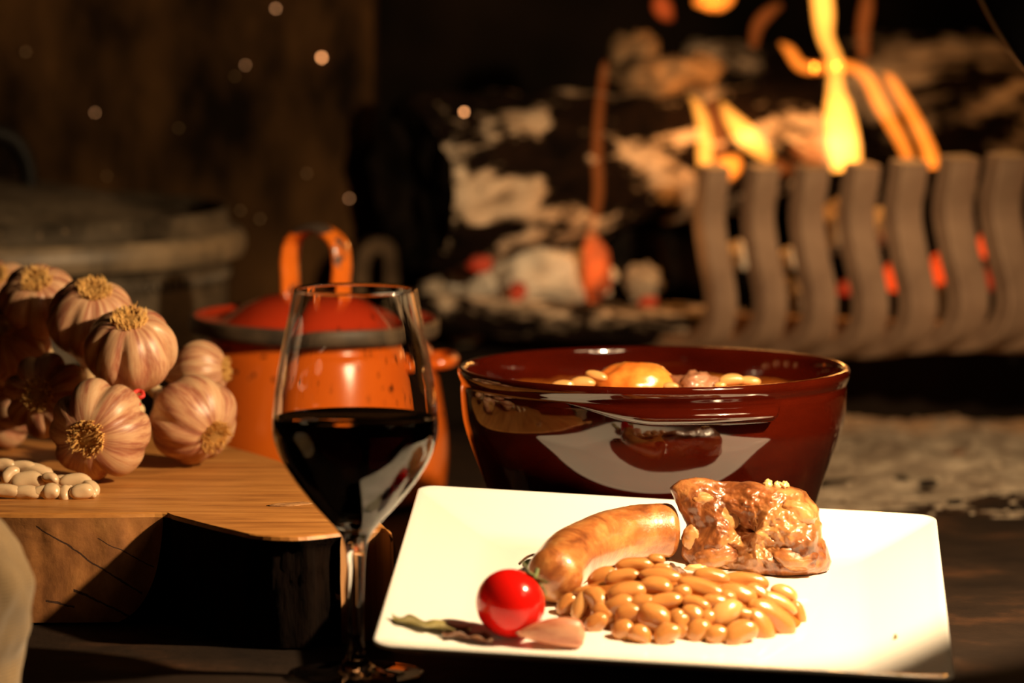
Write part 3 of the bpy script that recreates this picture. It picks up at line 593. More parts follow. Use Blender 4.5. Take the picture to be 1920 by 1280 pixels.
# ------------------------------------------------------------------ square white plate, front edge on the hearth, back edge leaning on the bowl
PW = 0.26
PROT = Euler((math.radians(8.22), math.radians(2.99), math.radians(-3.08)), 'XYZ').to_matrix()
PLOC = Vector((0.0748, 2.0971, 0.0302 + (CAMZ-0.358)))
PINV = PROT.transposed()
WELL = 0.0875; WD = 0.0142
def plate_h(x, y):
    m = max(abs(x), abs(y)); d = (m-WELL)/(PW/2-WELL)
    if d <= 0: return -WD
    return -WD + WD*min(1, d)**1.15
def plate_hit(px, py, h=0.0):
    """where the pixel's ray meets the plate (raised by h along its normal)"""
    d = PINV @ ray(px, py).normalized(); o = PINV @ (CAM - PLOC); t = 1.9
    for _ in range(6000):
        p = o + d*t
        if p.z <= plate_h(p.x, p.y) + h: break
        t += 0.0001
    return PLOC + PROT @ p
PN = PROT @ Vector((0,0,1))
def rsq(h, r, k):                        # point k/.. on a rounded square of half size h
    q_, f_ = divmod(k, NC); a0 = q_*PI/2; a = a0 + (PI/2)*f_/(NC-1); cx = (h-r)*(1 if q_ in (0,3) else -1); cy = (h-r)*(1 if q_ in (0,1) else -1)
    return cx + r*math.cos(a), cy + r*math.sin(a)
NC = 9
rings = [(0.020,0.01,-WD),(WELL-0.010,0.010,-WD),(WELL-0.002,0.010,-WD+0.0001),(WELL+0.002,0.010,-WD+0.0008)]
for k in range(1, 10):
    d = k/10; rings.append((WELL+(PW/2-WELL)*d, 0.010, -WD + WD*d**1.15))
rings += [(PW/2-0.0016,0.009,-0.0004),(PW/2-0.0004,0.009,-0.0003),(PW/2,0.009,-0.0012),(PW/2-0.0004,0.009,-0.0024),(PW/2-0.002,0.009,-0.0032)]
for k in range(9, 0, -2):
    d = k/10; rings.append((WELL+(PW/2-WELL)*d - 0.001, 0.010, -WD + WD*d**1.15 - 0.0036))
rings += [(WELL-0.004,0.010,-WD-0.0036),(WELL-0.008,0.010,-WD-0.0055),(WELL-0.012,0.010,-WD-0.0055),(WELL-0.014,0.010,-WD-0.0036),(0.02,0.010,-WD-0.0036)]
n = NC*4; vs, fs = [], []
for (h, r, z) in rings:
    for k in range(n): x, y = rsq(h, min(r, h*0.9), k); vs.append((x, y, z))
for i in range(len(rings)-1):
    for k in range(n): l = (k+1) % n; fs.append((i*n+k, i*n+l, (i+1)*n+l, (i+1)*n+k))
fs += [tuple(range(n)), tuple(range((len(rings)-1)*n+n-1, (len(rings)-1)*n-1, -1))]
pl = mesh('plate', vs, fs, M['porcelain']); pl.location = PLOC; pl.rotation_euler = Euler((math.radians(8.22), math.radians(2.99), math.radians(-3.08)), 'XYZ')
tag(pl, 'square white porcelain plate carrying sausage, meat and beans', 'plate')

# ---- sausage
pts = [(1040,1078),(1062,1050),(1098,1026),(1150,1006),(1205,996),(1250,994)]
SR = 0.0134; path = []
for px, py in pts:
    c = plate_hit(px, py, SR*1.0); path.append(c)
P = spline(path, 10)
ext0 = (P[0]-P[4]).normalized(); ext1 = (P[-1]-P[-5]).normalized()
full = []; rad = []
for k in range(9): a = k/9*PI/2; full.append(P[0] + ext0*SR*0.75*math.cos(a)); rad.append(SR*max(0.08, math.sin(a)))
for p in P: full.append(p); rad.append(SR)
for k in range(1, 10): a = k/9*PI/2; full.append(P[-1] + ext1*SR*0.42*math.sin(a)); rad.append(SR*max(0.08, math.cos(a))**0.7)
def wr(t, th): return 1 + 0.035*noise.noise(Vector((math.cos(th)*1.5, math.sin(th)*1.5, t*9))) + 0.012*noise.noise(Vector((math.cos(th)*2, math.sin(th)*2, t*60)))
vs, fs = tube(full, rad, 40, fn=wr); base = full[len(full)//2]
sg = mesh('sausage', [v-base for v in vs], fs, M['sausage']); sg.location = base; tag(sg, 'plump browned sausage on the plate, left of the meat chunk', 'sausage')

# ---- meat chunk: silhouette radius by direction, rounded in depth
OUT = [(1255,914),(1275,900),(1305,894),(1350,896),(1400,901),(1440,908),(1480,910),(1508,922),(1528,948),(1538,985),(1541,1010),(1552,1030),(1560,1052),(1556,1068),(1535,1080),(1500,1092),(1465,1098),(1420,1092),(1370,1080),(1320,1066),(1290,1062),(1281,1035),(1278,1005),(1286,985),(1276,965),(1262,938)]
mb = plate_hit(1430, 1098, 0.0); MY = mb.y + 0.033; mc = at(1412, 995, MY)
poly = []
for px, py in OUT:
    p = at(px, py, MY) - mc; poly.append((p.dot(RT), p.dot(UPV)))
def rad_at(th):
    best = 0
    for i in range(len(poly)):
        (x1,y1),(x2,y2) = poly[i], poly[(i+1)%len(poly)]; dx, dy = math.cos(th), math.sin(th)
        den = dx*(y2-y1)-dy*(x2-x1)
        if abs(den) < 1e-12: continue
        t = (x1*(y2-y1)-y1*(x2-x1))/den; u = (x1*dy-y1*dx)/den
        if t > 0 and -0.001 <= u <= 1.001: best = max(best, t)
    return best
vs, fs = [], []; NT, NF = 240, 110; RD = [rad_at(2*PI*k/NT) for k in range(NT)]
for j in range(NF+1):
    uu = 1-abs(2*j/NF-1); uu = max(0.004, uu); cz = math.copysign((1-uu**3.2)**0.55, j-NF/2)*0.025; cr = uu; ph = (1-uu)*PI/2
    for k in range(NT):
        th = 2*PI*k/NT; r = RD[k]*cr; p = Vector((r*math.cos(th), r*math.sin(th), cz*(0.68+0.32*math.cos(th+0.35))))
        nz = noise.fractal(p*36 + Vector((4,1,7)), 0.75, 2.1, 5); rg = 1 - abs(noise.noise(p*78 + Vector((1,9,2)))) - 0.5*abs(noise.noise(p*150 + Vector((5,2,8))))
        edge = 0.35 + 0.65*abs(math.sin(ph))
        p.z += (0.0066*nz + 0.0058*(rg-0.70) + 0.0012*noise.noise(p*240))*edge*(1 if cz > 0 else 0.4)*(1 if uu < 0.93 else (1-uu)/0.07*1.0+0.0); p.x += 0.0022*nz*uu; p.y += 0.0016*nz*uu
        v_ = RT*p.x + UPV*p.y - FW*p.z; lq = PINV @ (mc + v_ - PLOC)
        if lq.z < -WD + 0.0004: lq.z = -WD + 0.0004; v_ = PLOC + PROT @ lq - mc
        vs.append(v_)
for j in range(NF):
    for k in range(NT): l = (k+1) % NT; fs.append((j*NT+k, j*NT+l, (j+1)*NT+l, (j+1)*NT+k))
mt = mesh('meat_chunk', vs, fs, M['meat']); mt.location = mc; tag(mt, 'large rough chunk of stewed meat on the plate', 'meat')
from mathutils.bvhtree import BVHTree
mbvh = BVHTree.FromPolygons(vs, fs)
def meat_hit(px, py):
    d = ray(px, py).normalized(); h = mbvh.ray_cast(CAM - mc, d); return h[0] + mc if h[0] is not None else None
for i, (px, py, hw, hh, m) in enumerate([(1362,972,26,26,'glaze'),(1303,1008,22,28,'glaze'),(1500,962,34,22,'glaze'),(1345,1042,46,22,'meat'),(1490,1046,44,24,'meat'),(1318,936,22,14,'glaze')]):
    p = meat_hit(px, py)
    if p is None: continue
    o = lump('glazed_strand', (px2m(hw,2.13), px2m(hw,2.13)*0.50, px2m(hh,2.13)), M[m], i*1.7, 0.22, 1.3, 4, mt); o.location = p + FW*px2m(min(hw,hh),2.13)*0.45 - mc
    o.rotation_euler = (0, random.uniform(-0.4,0.4), 0)
for i, (px, py, r) in enumerate([(1440,908,9),(1458,910,8),(1471,911,9)]):
    o = lump('garlic_bit', (px2m(r,2.14), px2m(r,2.14), px2m(r,2.14)), M['fat'], 30+i, 0.5, 2.2, 3, mt); o.location = at(px, py, MY-0.004) - mc

# ---- bean heap on its sauce
HC = PINV @ (plate_hit(1272, 1152) - PLOC); HA, HB, HCZ = 0.0585, 0.036, 0.021
HC.z = -WD
def heap_hit(px, py, inset):
    d = PINV @ ray(px, py).normalized(); o = PINV @ (CAM - PLOC) - HC; a, b, c = HA-inset, HB-inset*0.6, HCZ-inset*0.6
    D = Vector((d.x/a, d.y/b, d.z/c)); O = Vector((o.x/a, o.y/b, o.z/c)); A = D.dot(D); Bq = O.dot(D); Cq = O.dot(O)-1; disc = Bq*Bq - A*Cq
    t = (-Bq - math.sqrt(disc))/A if disc > 0 else -Bq/A
    tf = (0 + inset - o.z)/d.z if d.z < 0 else 9   # the plate's floor
    t = min(t, tf); p = o + d*t; nn = Vector((p.x/a/a, p.y/b/b, max(0.0, p.z)/c/c + 1e-3)).normalized()
    return PLOC + PROT @ (p + HC), PROT @ nn
BL = [(1190,1059,68,28,-8),(1128,1081,54,32,40),(1167,1082,64,32,8),(1230,1049,32,22,-10),(1241,1065,36,18,-10),(1238,1081,76,31,-18),(1050,1114,32,28,60),(1063,1134,48,34,50),(1088,1136,54,30,80),(1092,1108,36,18,-10),(1118,1124,50,42,-60),(1175,1112,72,42,20),(1230,1101,62,36,-15),(1160,1136,58,36,15),(1178,1152,50,40,20),(1228,1158,68,46,-25),(1244,1128,68,32,15),(1168,1182,42,38,20),(1250,1190,52,38,40),(1118,1168,46,34,30),(1269,1158,34,28,60),(1278,1112,36,30,20),(1315,1104,86,38,-28),(1333,1082,66,36,-5),(1399,1089,82,34,18),(1383,1115,70,38,-20),(1419,1113,50,34,-40),(1365,1121,32,28,-30),(1470,1112,50,30,0),(1458,1130,74,30,-18),(1448,1157,94,48,-20),(1497,1150,48,26,-70),(1306,1132,54,26,-20),(1299,1152,44,34,-40),(1276,1166,36,34,60),(1361,1152,72,44,50),(1310,1184,50,38,50),(1425,1174,70,42,-58),(1388,1187,64,44,25),(1396,1152,46,26,-10),(1281,1186,30,26,30),(1326,1160,34,30,40),(1200,1190,44,34,-20),(1345,1190,44,34,10),(1205,1132,50,32,0),(1340,1130,50,30,-10),(1425,1140,46,30,-20),(1132,1150,46,36,-20)]
sv, sf = [], []
for j in range(13):
    ph = PI/2*j/12
    for k in range(64):
        th = 2*PI*k/64; s_ = 0.86*(1 + 0.05*noise.noise(Vector((math.cos(th)*3, math.sin(th)*3, j*0.3)))) if j < 11 else 0.95
        s_ = 0.86 + 0.08*(1-j/12) if j else 0.99
        sv.append(Vector((HA*s_*math.cos(ph)*math.cos(th), HB*s_*math.cos(ph)*math.sin(th), HCZ*0.86*math.sin(ph)+0.0004)))
for j in range(12):
    for k in range(64): l = (k+1)%64; sf.append((j*64+k, j*64+l, (j+1)*64+l, (j+1)*64+k))
o = mesh('bean_sauce', [PROT @ v for v in sv], sf, M['sauce']); o.location = PLOC + PROT @ HC; tag(o, 'brown sauce holding the heap of cooked beans together on the plate', 'sauce', None, 'stuff')
rows = [('back row', 1096), ('upper row', 1117), ('middle row', 1140), ('lower row', 1170), ('front row', 9999)]
byrow = {r[0]: [] for r in rows}
for i, b in enumerate(BL):
    for rn, lim in rows:
        if b[1] < lim: byrow[rn].append(i); break
for rn, ids in byrow.items():
    ids.sort(key=lambda i: BL[i][0])
    for k, i in enumerate(ids):
        px, py, ln, wd, an = BL[i]; p, nn = heap_hit(px, py, px2m(wd, 2.1)*0.36)
        pale = i in (6, 28, 29, 8, 35); me = BEANP[i % 2] if pale else BEANS[i % 4]
        o = put_bean('cooked_bean', me, p, px2m(ln, 2.1)*1.10, px2m(wd, 2.1)*1.12, math.radians(an)+random.uniform(-0.12,0.12), nn, random.uniform(-0.9, 0.9))
        size = 'long' if ln > 60 else ('short' if ln < 40 else 'plump'); hue = 'pale' if pale else 'brown'
        tag(o, f'{size} {hue} cooked bean, {ORD[k]} from left in {rn} of plated heap', 'bean', 'cooked beans heaped on the plate')
# dark leaf scrap and sauce-soaked garlic bits between heap and meat
o = lump('herb_scrap', (px2m(20,2.12), px2m(12,2.12), px2m(9,2.12)), M['dry_leaf'], 3, 0.5, 2.4, 3); o.location = plate_hit(1268, 1070, 0.006); o.rotation_euler = (0, 0.5, 0); tag(o, 'dark brown herb scrap between the beans and the meat chunk', 'herb')
o = lump('onion_bit', (px2m(22,2.12), px2m(10,2.12), px2m(7,2.12)), M['fat'], 5, 0.3, 2.0, 3); o.location = plate_hit(1305, 1064, 0.005); tag(o, 'pale onion bit lying between beans and meat chunk', 'onion')
o = lump('crumb', (px2m(4,2.03), px2m(4,2.03), px2m(7,2.03)), M['bay'], 8, 0.3, 2, 2); o.location = plate_hit(1679, 1194, 0.0008); tag(o, 'tiny dark crumb on the right rim of the plate', 'crumb')

# ---- tomato
TR = 0.0162; tc = plate_hit(957, 1131, TR*1.0)
tm = empty('cherry_tomato', tc); tag(tm, 'shiny red cherry tomato at the left of the plate', 'tomato')
sd = (RT*0.62 + UPV*0.66 + FW*0.22).normalized(); tm.rotation_euler = sd.to_track_quat('Z', 'Y').to_euler()
prof = [(TR*math.sin(a)*1.0, TR*0.97*math.cos(a) - 0.0022*math.exp(-(a/0.22)**2)) for a in [PI*k/40 for k in range(41)]]
vs, fs = lathe(prof, 64); mesh('tomato_body', vs, fs, M['tomato'], tm)
for k in range(6):
    th = 2*PI*k/6 + 0.3; d = Vector((math.cos(th), math.sin(th), 0)); sid = Vector((-d.y, d.x, 0)); vs, fs = [], []
    for j in range(9):
        u = j/8; r = TR*0.62*u; z = TR*0.97*math.sqrt(max(0,1-(r/TR)**2)) + 0.0006 + 0.0045*u*u*(1 if k % 2 else 0.3) - 0.0022*math.exp(-(u/0.35)**2); wdt = 0.0019*math.sin(PI*min(1, 0.18+0.82*u))+0.0001
        for e, zz in ((-1,0),(1,0),(1,0.0006),(-1,0.0006)): vs.append(d*r + sid*wdt*e + Vector((0,0,z+zz)))
    for j in range(8):
        for e in range(4): l = (e+1)%4; fs.append((j*4+e, j*4+l, (j+1)*4+l, (j+1)*4+e))
    mesh('sepal', vs, fs, M['green'], tm)
vs, fs = tube(spline([(0,0,TR*0.93),(0.0006,0,TR*1.1),(0.002,0.001,TR*1.28)], 5), 0.0011, 8); mesh('stem', vs, fs, M['green'], tm)

# ---- garlic clove on the front of the plate
cl = empty('garlic_clove', plate_hit(1034, 1188, 0.0062)); tag(cl, 'single pinkish garlic clove in front of the tomato', 'garlic clove')
vs, fs = [], []; L = 0.031
for i in range(25):
    t = i/24; x = (t-0.5)*L; r = 0.0069*(math.sin(PI*min(1, t*0.62+0.03)))**0.9 if t < 0.86 else 0.0069*(math.sin(PI*(0.86*0.62+0.03)))**0.9*math.sqrt(max(0.02, 1-((t-0.86)/0.14)**2))
    for k in range(28):
        th = 2*PI*k/28; rr = r*(1 + 0.10*math.cos(3*th)); vs.append((x, rr*math.cos(th)*1.0, rr*math.sin(th) + 0.0015*math.sin(PI*t)))
for i in range(24):
    for k in range(28): l = (k+1)%28; fs.append((i*28+k, i*28+l, (i+1)*28+l, (i+1)*28+k))
fs += [tuple(range(28)), tuple(range(24*28, 25*28))]
o = mesh('clove_skin', vs, fs, M['clove'], cl); 
vs, fs = tube([(-L/2+0.0005,0,0),(-L/2-0.0012,0,0.0004)], [0.0010,0.0004], 8); mesh('clove_tip', vs, fs, M['dry_leaf'], cl)
cl.rotation_euler = (math.radians(8), math.radians(2), math.radians(8))

# ---- leaves left of the tomato
def leaf(name, pts, m, label, lift, wpx):
    P = [plate_hit(px, py, h) for px, py, h in pts]; S = spline(P, 6); n_ = len(S); vs, fs = [], []
    for i, p in enumerate(S):
        t = i/(n_-1); wv = wpx*2.03/FPX*math.sin(PI*(0.06+0.90*t))**0.7*(1+0.18*math.sin(t*23)); tg = (S[min(i+1,n_-1)]-S[max(i-1,0)]).normalized(); sd_ = PN.cross(tg).normalized()
        for e, up in ((-1,lift),(-0.5,lift*0.2),(0,0),(0.5,lift*0.2),(1,lift*0.9)):
            vs.append(p + sd_*wv*e + PN*(up*(1+0.5*math.sin(t*17+e*2))))
    nn_ = len(vs); vs += [v + PN*0.0005 for v in vs]
    for i in range(n_-1):
        for e in range(4):
            a = i*5+e; fs.append((a, a+1, a+6, a+5)); fs.append((nn_+a, nn_+a+5, nn_+a+6, nn_+a+1))
        a = i*5; fs.append((a, a+5, nn_+a+5, nn_+a)); a = i*5+4; fs.append((a, nn_+a, nn_+a+5, a+5))
    b = S[n_//2]; o = mesh(name, [v-b for v in vs], fs, m); o.location = b; tag(o, label, 'leaf'); return o
lf = leaf('bay_leaf', [(738,1164,0.001),(780,1172,0.0012),(830,1180,0.0014),(880,1186,0.001)], M['bay'], 'olive bay leaf lying on the left front of the plate', 0.0022, 26)
leaf('dried_leaf', [(832,1196,0.001),(868,1194,0.002),(905,1200,0.002),(925,1206,0.001)], M['dry_leaf'], 'dark brown dried leaf scrap tucked under the tomato', 0.002, 16)
# herb sprig behind the tomato
hs = empty('herb_sprig', plate_hit(1008, 1082, 0.002)); tag(hs, 'dark green herb sprig between tomato and sausage', 'herb')
for k in range(9):
    o = lump('leaflet', (0.0035, 0.0022, 0.0013), M['green'], k, 0.3, 2, 2, hs); o.location = (random.uniform(-0.006,0.005), random.uniform(-0.003,0.004), random.uniform(0.0,0.008)); o.rotation_euler = (random.uniform(-1,1), random.uniform(-1,1), random.uniform(0,6))
vs, fs = tube(spline([(-0.009,0.002,0.006),(-0.004,0.002,0.010),(0.002,0.002,0.010),(0.006,0.002,0.001)], 5), 0.0007, 6); mesh('stalk', vs, fs, M['dry_leaf'], hs)

# ------------------------------------------------------------------ wood block
ZB = 0.054
EDGE = [(-420,952),(-200,956),(20,962),(200,962),(305,961),(330,967),(400,985),(440,994),(480,1002),(560,1005),(640,997),(690,991),(718,990),(733,994),(736,1000)]
BACK = [(700,962),(650,925),(590,888),(520,861),(440,838),(340,812),(200,790),(0,772),(-250,765),(-420,790)]
front = [on(px, py, ZB) for px, py in EDGE]; back = [on(px, py, ZB) for px, py in BACK]
fr = spline([(p.x,p.y,0) for p in front], 5); bk = spline([(p.x,p.y,0) for p in back], 6)
loop = fr + bk; cen = Vector((BLOCK_X, sum(p.y for p in loop)/len(loop), 0))
wb = empty('chopping_block', (cen.x, cen.y, 0)); tag(wb, 'thick wooden chopping block under the garlic and dry beans', 'chopping block')
n = len(loop); levels = [(ZB-0.0022,1.0),(ZB-0.0008,0.9995),(ZB,0.997)]
def inset_pt(p, k): d = (cen - p).normalized(); return p + d*k
vs, fs = [], []
for ins, z in zip([0.0022, 0.0007, 0.0], [ZB, ZB-0.0006, ZB-0.0022]):
    for p in loop: q_ = inset_pt(p, ins); vs.append(Vector((q_.x-cen.x, q_.y-cen.y, z)))
fs.append(tuple(range(n)))
for i in range(2):
    for k in range(n): l = (k+1)%n; fs.append((i*n+k, (i+1)*n+k, (i+1)*n+l, i*n+l))
o = mesh('sawn_top', vs, fs, M['wood'], wb, False)
def side_pt(u, z):                       # point of the block's upright side at loop position u (fractional index), height z
    i = int(u); f_ = u - i; p = loop[i % n].lerp(loop[(i+1) % n], f_); return p
def side_strip(name, u0, u1, cols, m, rough, bound0=None, bound1=None, nz=30, back=0.0):
    vs, fs = [], []
    for j in range(nz+1):
        t = j/nz; z = (ZB-0.0022)*(1-t); a_ = u0 if not bound0 else bound0(t); b_ = u1 if not bound1 else bound1(t)
        for a in range(cols+1):
            p = side_pt(a_ + (b_-a_)*a/cols, z); d = (p - cen).normalized(); w_ = min(1, j/3)
            off = rough*w_*noise.fractal(Vector((p.x*70, p.y*70, z*14)), 0.8, 2, 5) - back*min(1, a/4)*w_
            vs.append(Vector((p.x-cen.x + d.x*off, p.y-cen.y + d.y*off, max(0, z))))
    for j in range(nz):
        for a in range(cols): fs.append((j*(cols+1)+a, j*(cols+1)+a+1, (j+1)*(cols+1)+a+1, (j+1)*(cols+1)+a))
    return mesh(name, vs, fs, m, wb)
nf = len(fr)
UC, UE = 4*5, 10*5
def xu(xpx):                             # loop position whose top edge shows at this pixel column
    best = min(range(UC+1), key=lambda i: abs(960 + FPX*loop[i].x/loop[i].y - xpx)); return best
UL = 2*5 + 4.0
def curve(t): return UC - (UC-14.5)*(1-math.sqrt(max(0, 1-(t*0.97)**2)))**0.9   # edge where the painted shade begins, rounded like a log end
side_strip('sawn_end', 0, UC, 60, M['wood_side'], 0.0010, None, curve)
side_strip('shaded_bark', UC, UE, 90, M['shaded_bark'], 0.0035, curve, None, 30, 0.004)
side_strip('end_grain', UE, nf-1, 24, M['wood_end'], 0.0012)
side_strip('back_face', nf-1, n, 60, M['shaded_bark'], 0.003)
o = lump('knot', (0.012, 0.006, 0.0004), M['wood_end'], 4, 0.2, 2, 3, wb); o.location = on(545, 945, ZB) - wb.location; o.rotation_euler = (0,0,0.5)

# ------------------------------------------------------------------ garlic bunch
def bulb(px, py, y, wpx, d, label, seed, stem=True, nl=8, squash=0.84, dark=False):
    R = px2m(wpx, y)/2; rnd = random.Random(seed)
    root = empty('garlic_bulb', at(px, py, y)); ax = (RT*d[0] + UPV*d[1] - FW*d[2]).normalized(); root.rotation_euler = ax.to_track_quat('Z', 'Y').to_euler()
    tag(root, label, 'garlic', 'garlic bulbs of the bunch')
    cuts = []; a = rnd.uniform(0, 1)
    for k in range(nl): cuts.append(a); a += 2*PI/nl*rnd.uniform(0.72, 1.28)
    tot = a - cuts[0]; cuts = [cuts[0] + (c-cuts[0])*2*PI/tot for c in cuts]
    dep = [rnd.uniform(0.04, 0.17) for _ in cuts]
    NTH, NPH = 96, 44; vs, fs = [], []
    for j in range(NPH+1):
        ph = PI*j/NPH
        for k in range(NTH):
            th = 2*PI*k/NTH; pole = math.sin(ph)**0.8
            c = 0
            for cc, dd in zip(cuts, dep):
                q_ = abs((th-cc+PI) % (2*PI) - PI); c += dd*math.exp(-(q_/0.13)**2) + dd*0.35*math.exp(-(q_/0.30)**2)
            s_ = 1 - c*min(1, pole*1.3)*(0.45+0.55*math.sin(ph)) + 0.03*noise.noise(Vector((math.cos(th)*1.6, math.sin(th)*1.6, ph*1.5+seed)))
            r = R*math.sin(ph)*s_; z = R*squash*math.cos(ph)
            if ph < 0.55: z -= R*0.14*(1-ph/0.55)**1.2
            if ph > 2.2: u = (ph-2.2)/(PI-2.2); r = r*(1-0.25*u) + R*0.10*u*u; z -= R*0.45*u*u
            vs.append((r*math.cos(th), r*math.sin(th), z))
    for j in range(NPH):
        for k in range(NTH): l = (k+1)%NTH; fs.append((j*NTH+k, (j+1)*NTH+k, (j+1)*NTH+l, j*NTH+l))
    mesh('cloves', vs, fs, M['garlic'], root)
    zt = R*squash - R*0.13
    bm = ico(2)
    for v in bm.verts: v.co = Vector((v.co.x*R*0.30, v.co.y*R*0.30, v.co.z*R*0.10))
    o = from_bm('root_plate', bm, M['root_disc'], root); o.location = (0,0,zt)
    vs, fs = [], []
    for k in range(260):
        rr = R*0.34*math.sqrt(rnd.random()); t = rnd.uniform(0, 2*PI); hh = R*rnd.uniform(0.10, 0.22)*(1.25 if rr > R*0.15 else 0.7); b = len(vs); lean = rnd.uniform(0.0, 0.6)
        p = Vector((rr*math.cos(t), rr*math.sin(t), zt - R*0.02)); tip = p + Vector((math.cos(t)*lean*hh*0.6 + rnd.uniform(-.2,.2)*hh, math.sin(t)*lean*hh*0.6 + rnd.uniform(-.2,.2)*hh, hh)); mid = p.lerp(tip, 0.55) + Vector((rnd.uniform(-.2,.2)*hh, rnd.uniform(-.2,.2)*hh, 0)); w_ = R*0.016
        for c_, ww in ((p, w_), (mid, w_*0.9), (tip, w_*0.3)):
            for e in range(3): vs.append(c_ + Vector((ww*math.cos(e*2.09), ww*math.sin(e*2.09), 0)))
        for m_ in (0, 3):
            for e in range(3): l = (e+1)%3; fs.append((b+m_+e, b+m_+l, b+m_+3+l, b+m_+3+e))
    o = mesh('root_tuft', vs, fs, M['roots'], root); o['kind'] = 'stuff'
    if stem:
        z0 = -R*squash*1.25; vs, fs = tube(spline([(0,0,z0*0.9),(0,0,z0*1.2),(R*0.05,0,z0*1.6),(R*0.16,0.0,z0*1.95)], 5), [R*0.17 - R*0.05*i/15 for i in range(16)], 12); mesh('stem', vs, fs, M['stem'], root)
    return root
GA = [
 (246,655,2.318,182,(0.02,0.80,0.60),'front top garlic bulb with dark-hearted roots pointing up',11),
 (187,806,2.285,198,(-0.22,-0.18,0.95),'lowest garlic bulb, its root tuft facing out, beside the dry beans',12),
 (362,786,2.345,178,(0.62,-0.42,0.60),'rightmost garlic bulb, tilted with roots to the lower right',13),
 (376,696,2.40,122,(0.85,0.05,0.15),'garlic bulb half hidden behind the two right bulbs',14),
 (172,598,2.36,176,(0.12,0.80,0.58),'second garlic bulb of the top row, left of the front top bulb',15),
 (72,566,2.41,158,(0.0,0.66,0.72),'third garlic bulb of the top row, dark beneath its roots',16),
 (2,548,2.47,130,(-0.1,0.60,0.75),'garlic bulb cut by the left picture edge at the top of the bunch',17),
 (88,742,2.345,168,(-0.15,0.05,0.98),'shadowed garlic bulb left of the lowest bulb, roots facing out',18),
 (18,650,2.41,160,(-0.2,0.5,0.8),'dark garlic bulb in deep shadow below the top row',19),
 (0,770,2.42,150,(-0.4,0.0,0.9),'dark garlic bulb in the shadow behind the dry beans',20),
]
for a in GA: bulb(*a)
st = spline([at(250,738,2.30), at(258,745,2.295), at(268,742,2.295), at(266,734,2.30), at(256,733,2.30), at(250,741,2.297), at(262,760,2.295)], 6)
vs, fs = tube([p - st[0] for p in st], 0.0011, 8); o = mesh('red_string', vs, fs, M['string']); o.location = st[0]; tag(o, 'bit of red string tying the garlic stems together', 'string')
# dry beans
RB = [(6,871,44,24,0,'b'),(18,889,38,24,62,'m'),(40,874,52,22,0,'b'),(62,881,66,24,-20,'b'),(52,903,62,38,10,'m'),(86,886,30,20,-45,'b'),(94,896,30,20,-30,'m'),(110,909,54,26,-15,'m'),(141,902,58,28,8,'m'),(114,899,34,16,0,'b'),(171,917,38,24,-65,'m'),(10,920,54,26,-8,'f'),(48,927,54,26,-3,'f'),(95,931,34,30,10,'f'),(121,932,32,22,88,'f'),(152,934,42,30,20,'f'),(166,924,30,20,-30,'f'),(78,920,36,20,20,'f'),(150,918,44,18,5,'m')]
yb = {'b':2.262, 'm':2.242, 'f':2.222}; rn = {'b':'back row', 'm':'middle row', 'f':'front row'}; cnt = {}
for i, (px, py, ln, wd, an, r) in enumerate(sorted(RB, key=lambda t: t[0])):
    k = cnt.get(r, 0); cnt[r] = k+1; p = at(px, py, yb[r] + (i % 3)*0.002); p.z = max(p.z, ZB + px2m(wd, 2.24)*0.44)
    o = put_bean('dry_bean', RAWB[i % 3], p, px2m(ln, 2.24)*1.13, px2m(wd, 2.24)*1.13, math.radians(an), Vector((0,-0.45,0.9)).normalized(), random.uniform(-0.5,0.5))
    tag(o, f'dry white bean, {ORD[k]} from left in the {rn[r]} on the chopping block', 'bean', 'dry beans on the chopping block')

# ------------------------------------------------------------------ wine glass
GY = 2.03; gs = GY/FPX; gx = (664-960)*gs
def gz(py): return at(664, py, GY).z
wg = empty('wine_glass', (gx, GY, 0)); tag(wg, 'stemmed wine glass half full of red wine, left of the plate', 'wine glass')
OUTG = [(542,116),(580,123),(650,138),(720,150),(775,156),(800,157),(825,154),(860,141),(900,116),(940,84),(970,56),(992,36),(1010,25),(1035,19),(1080,16),(1140,15),(1200,16),(1235,22),(1250,40),(1258,80),(1263,128)]
zs = [(r*gs, gz(y)) for y, r in OUTG]; zmin = 0.0008
outer = [(v.x, max(zmin, v.y)) for v in spline([(a,b,0) for a,b in zs], 6)]
TH = 0.0011
ing = [(v.x, v.y) for v in spline([((r-TH/gs*1.0)*gs, gz(y), 0) for y, r in OUTG[:9]] + [((84-TH/gs*1.2)*gs, gz(938),0), (48*gs, gz(965),0), (24*gs, gz(980),0), (0.0001, gz(985),0)], 6)]
prof = [(0.0001, 0.0002), (outer[-1][0]-0.001, 0.0002)] + outer[::-1] + [(outer[0][0]-TH*0.5, outer[0][1]+0.0006)] + ing
vs, fs = lathe(prof, 112); mesh('glass', vs, fs, M['glass'], wg)
wz = gz(783); wine = [(r+0.0003, z) for r, z in ing if z < wz]
r0 = wine[0][0] if wine else 0.036
for (r1,z1),(r2,z2) in zip(ing, ing[1:]):
    if z1 >= wz >= z2: r0 = r1 + (r2-r1)*(z1-wz)/(z1-z2) + 0.0003
vs, fs = lathe([(0.0001, wz), (r0-0.0015, wz), (r0, wz+0.0006)] + wine, 112); o = mesh('wine', vs, fs, M['wine']); o.location = (gx, GY, 0); tag(o, 'dark red wine half filling the stemmed glass', 'wine')

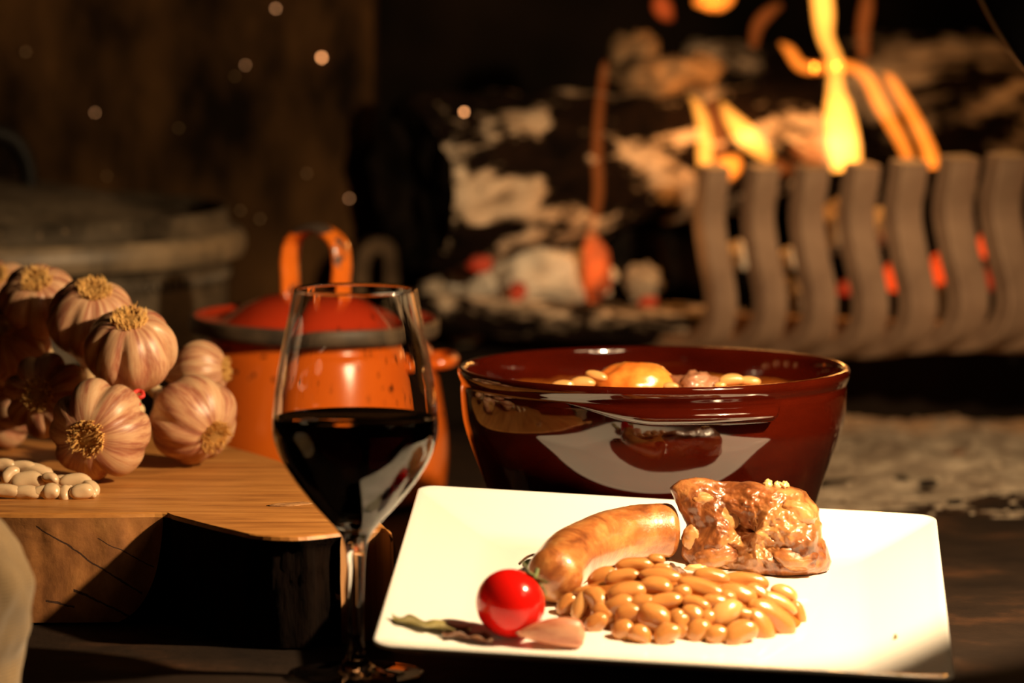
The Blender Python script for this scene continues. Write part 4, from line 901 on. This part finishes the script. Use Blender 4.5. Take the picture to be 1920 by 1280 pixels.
# ------------------------------------------------------------------ sack at the left front
sk = empty('sack', (-0.272, 1.965, 0)); tag(sk, 'beige burlap sack cut by the lower left corner', 'sack')
pr = [(0.046,0.0),(0.054,0.004),(0.0545,0.018),(0.0575,0.032),(0.0600,0.048),(0.0595,0.056),(0.055,0.066),(0.049,0.074),(0.042,0.080),(0.030,0.0845),(0.015,0.087),(0.001,0.088)]
sp = [(v.x, v.y) for v in spline([(a,b,0) for a,b in pr], 5)]
def sack_fn(t, i, r, z):
    f = noise.fractal(Vector((math.cos(t)*1.6, math.sin(t)*1.6, z*26)), 0.9, 2, 3)
    g = noise.noise(Vector((math.cos(t)*3.1, math.sin(t)*3.1, z*34+4)))
    return r*(1 + 0.09*f + 0.10*min(0, g) + 0.015*math.sin(t*7+z*60)), z
vs, fs = lathe([(0.0005,0)] + sp, 120, sack_fn); mesh('sack_body', vs, fs, M['burlap'], sk)
# ------------------------------------------------------------------ work lamp (its black shade shows in the upper right corner)
AXV = LAMP_AXIS
LC = at(2052, -66, 2.03)                 # middle of the shade's mouth
lampr = empty('work_lamp', LC); lampr.rotation_euler = AXV.to_track_quat('-Z', 'Y').to_euler(); tag(lampr, 'black work lamp shade at the upper right corner', 'lamp')
SRm = 0.090
outp = [(SRm,0.0),(SRm*0.985,0.008),(SRm*0.92,0.045),(SRm*0.74,0.085),(SRm*0.46,0.112),(SRm*0.26,0.122),(SRm*0.22,0.155),(0.0005,0.158)]
inp = [(SRm*0.22,0.117),(SRm*0.42,0.108),(SRm*0.71,0.082),(SRm*0.895,0.044),(SRm*0.965,0.008),(SRm*0.98,0.0)]
vs, fs = lathe([(v.x,v.y) for v in spline([(a,b,0) for a,b in outp], 5)], 96); mesh('shade', vs, fs, M['lamp_black'], lampr)
vs, fs = lathe([(0.0005,0.118)] + inp + [(SRm,0.0)], 96); mesh('shade_lining', vs, fs, M['lamp_white'], lampr)
Rl = AXV.to_track_quat('-Z', 'Y').to_matrix().transposed()
def tol(p): return Rl @ (Vector(p) - LC)
top = LC - AXV*0.156
vs, fs = tube([tol(p) for p in spline([top, top - AXV*0.05, (0.50,1.88,0.47), (0.58,1.87,0.42), (0.62,1.88,0.30), (0.63,1.88,0.012)], 10)], 0.006, 12); mesh('arm', vs, fs, M['lamp_black'], lampr)
vs, fs = lathe([(0.0005,0.0),(0.075,0.0),(0.078,0.004),(0.074,0.012),(0.02,0.016),(0.0005,0.017)], 48); mesh('base', [tol((v[0]+0.63, v[1]+1.88, v[2])) for v in vs], fs, M['lamp_black'], lampr)
vs, fs = tube([(SRm*math.cos(2*PI*k/96), SRm*math.sin(2*PI*k/96), -0.0003) for k in range(97)], 0.0007, 8, caps=False); mesh('shade_edge', vs, fs, M['lit_edge'], lampr)  # paler ring added to draw the shade's lit edge
spot.location = LC - AXV*0.091; aim(spot, LC + AXV)
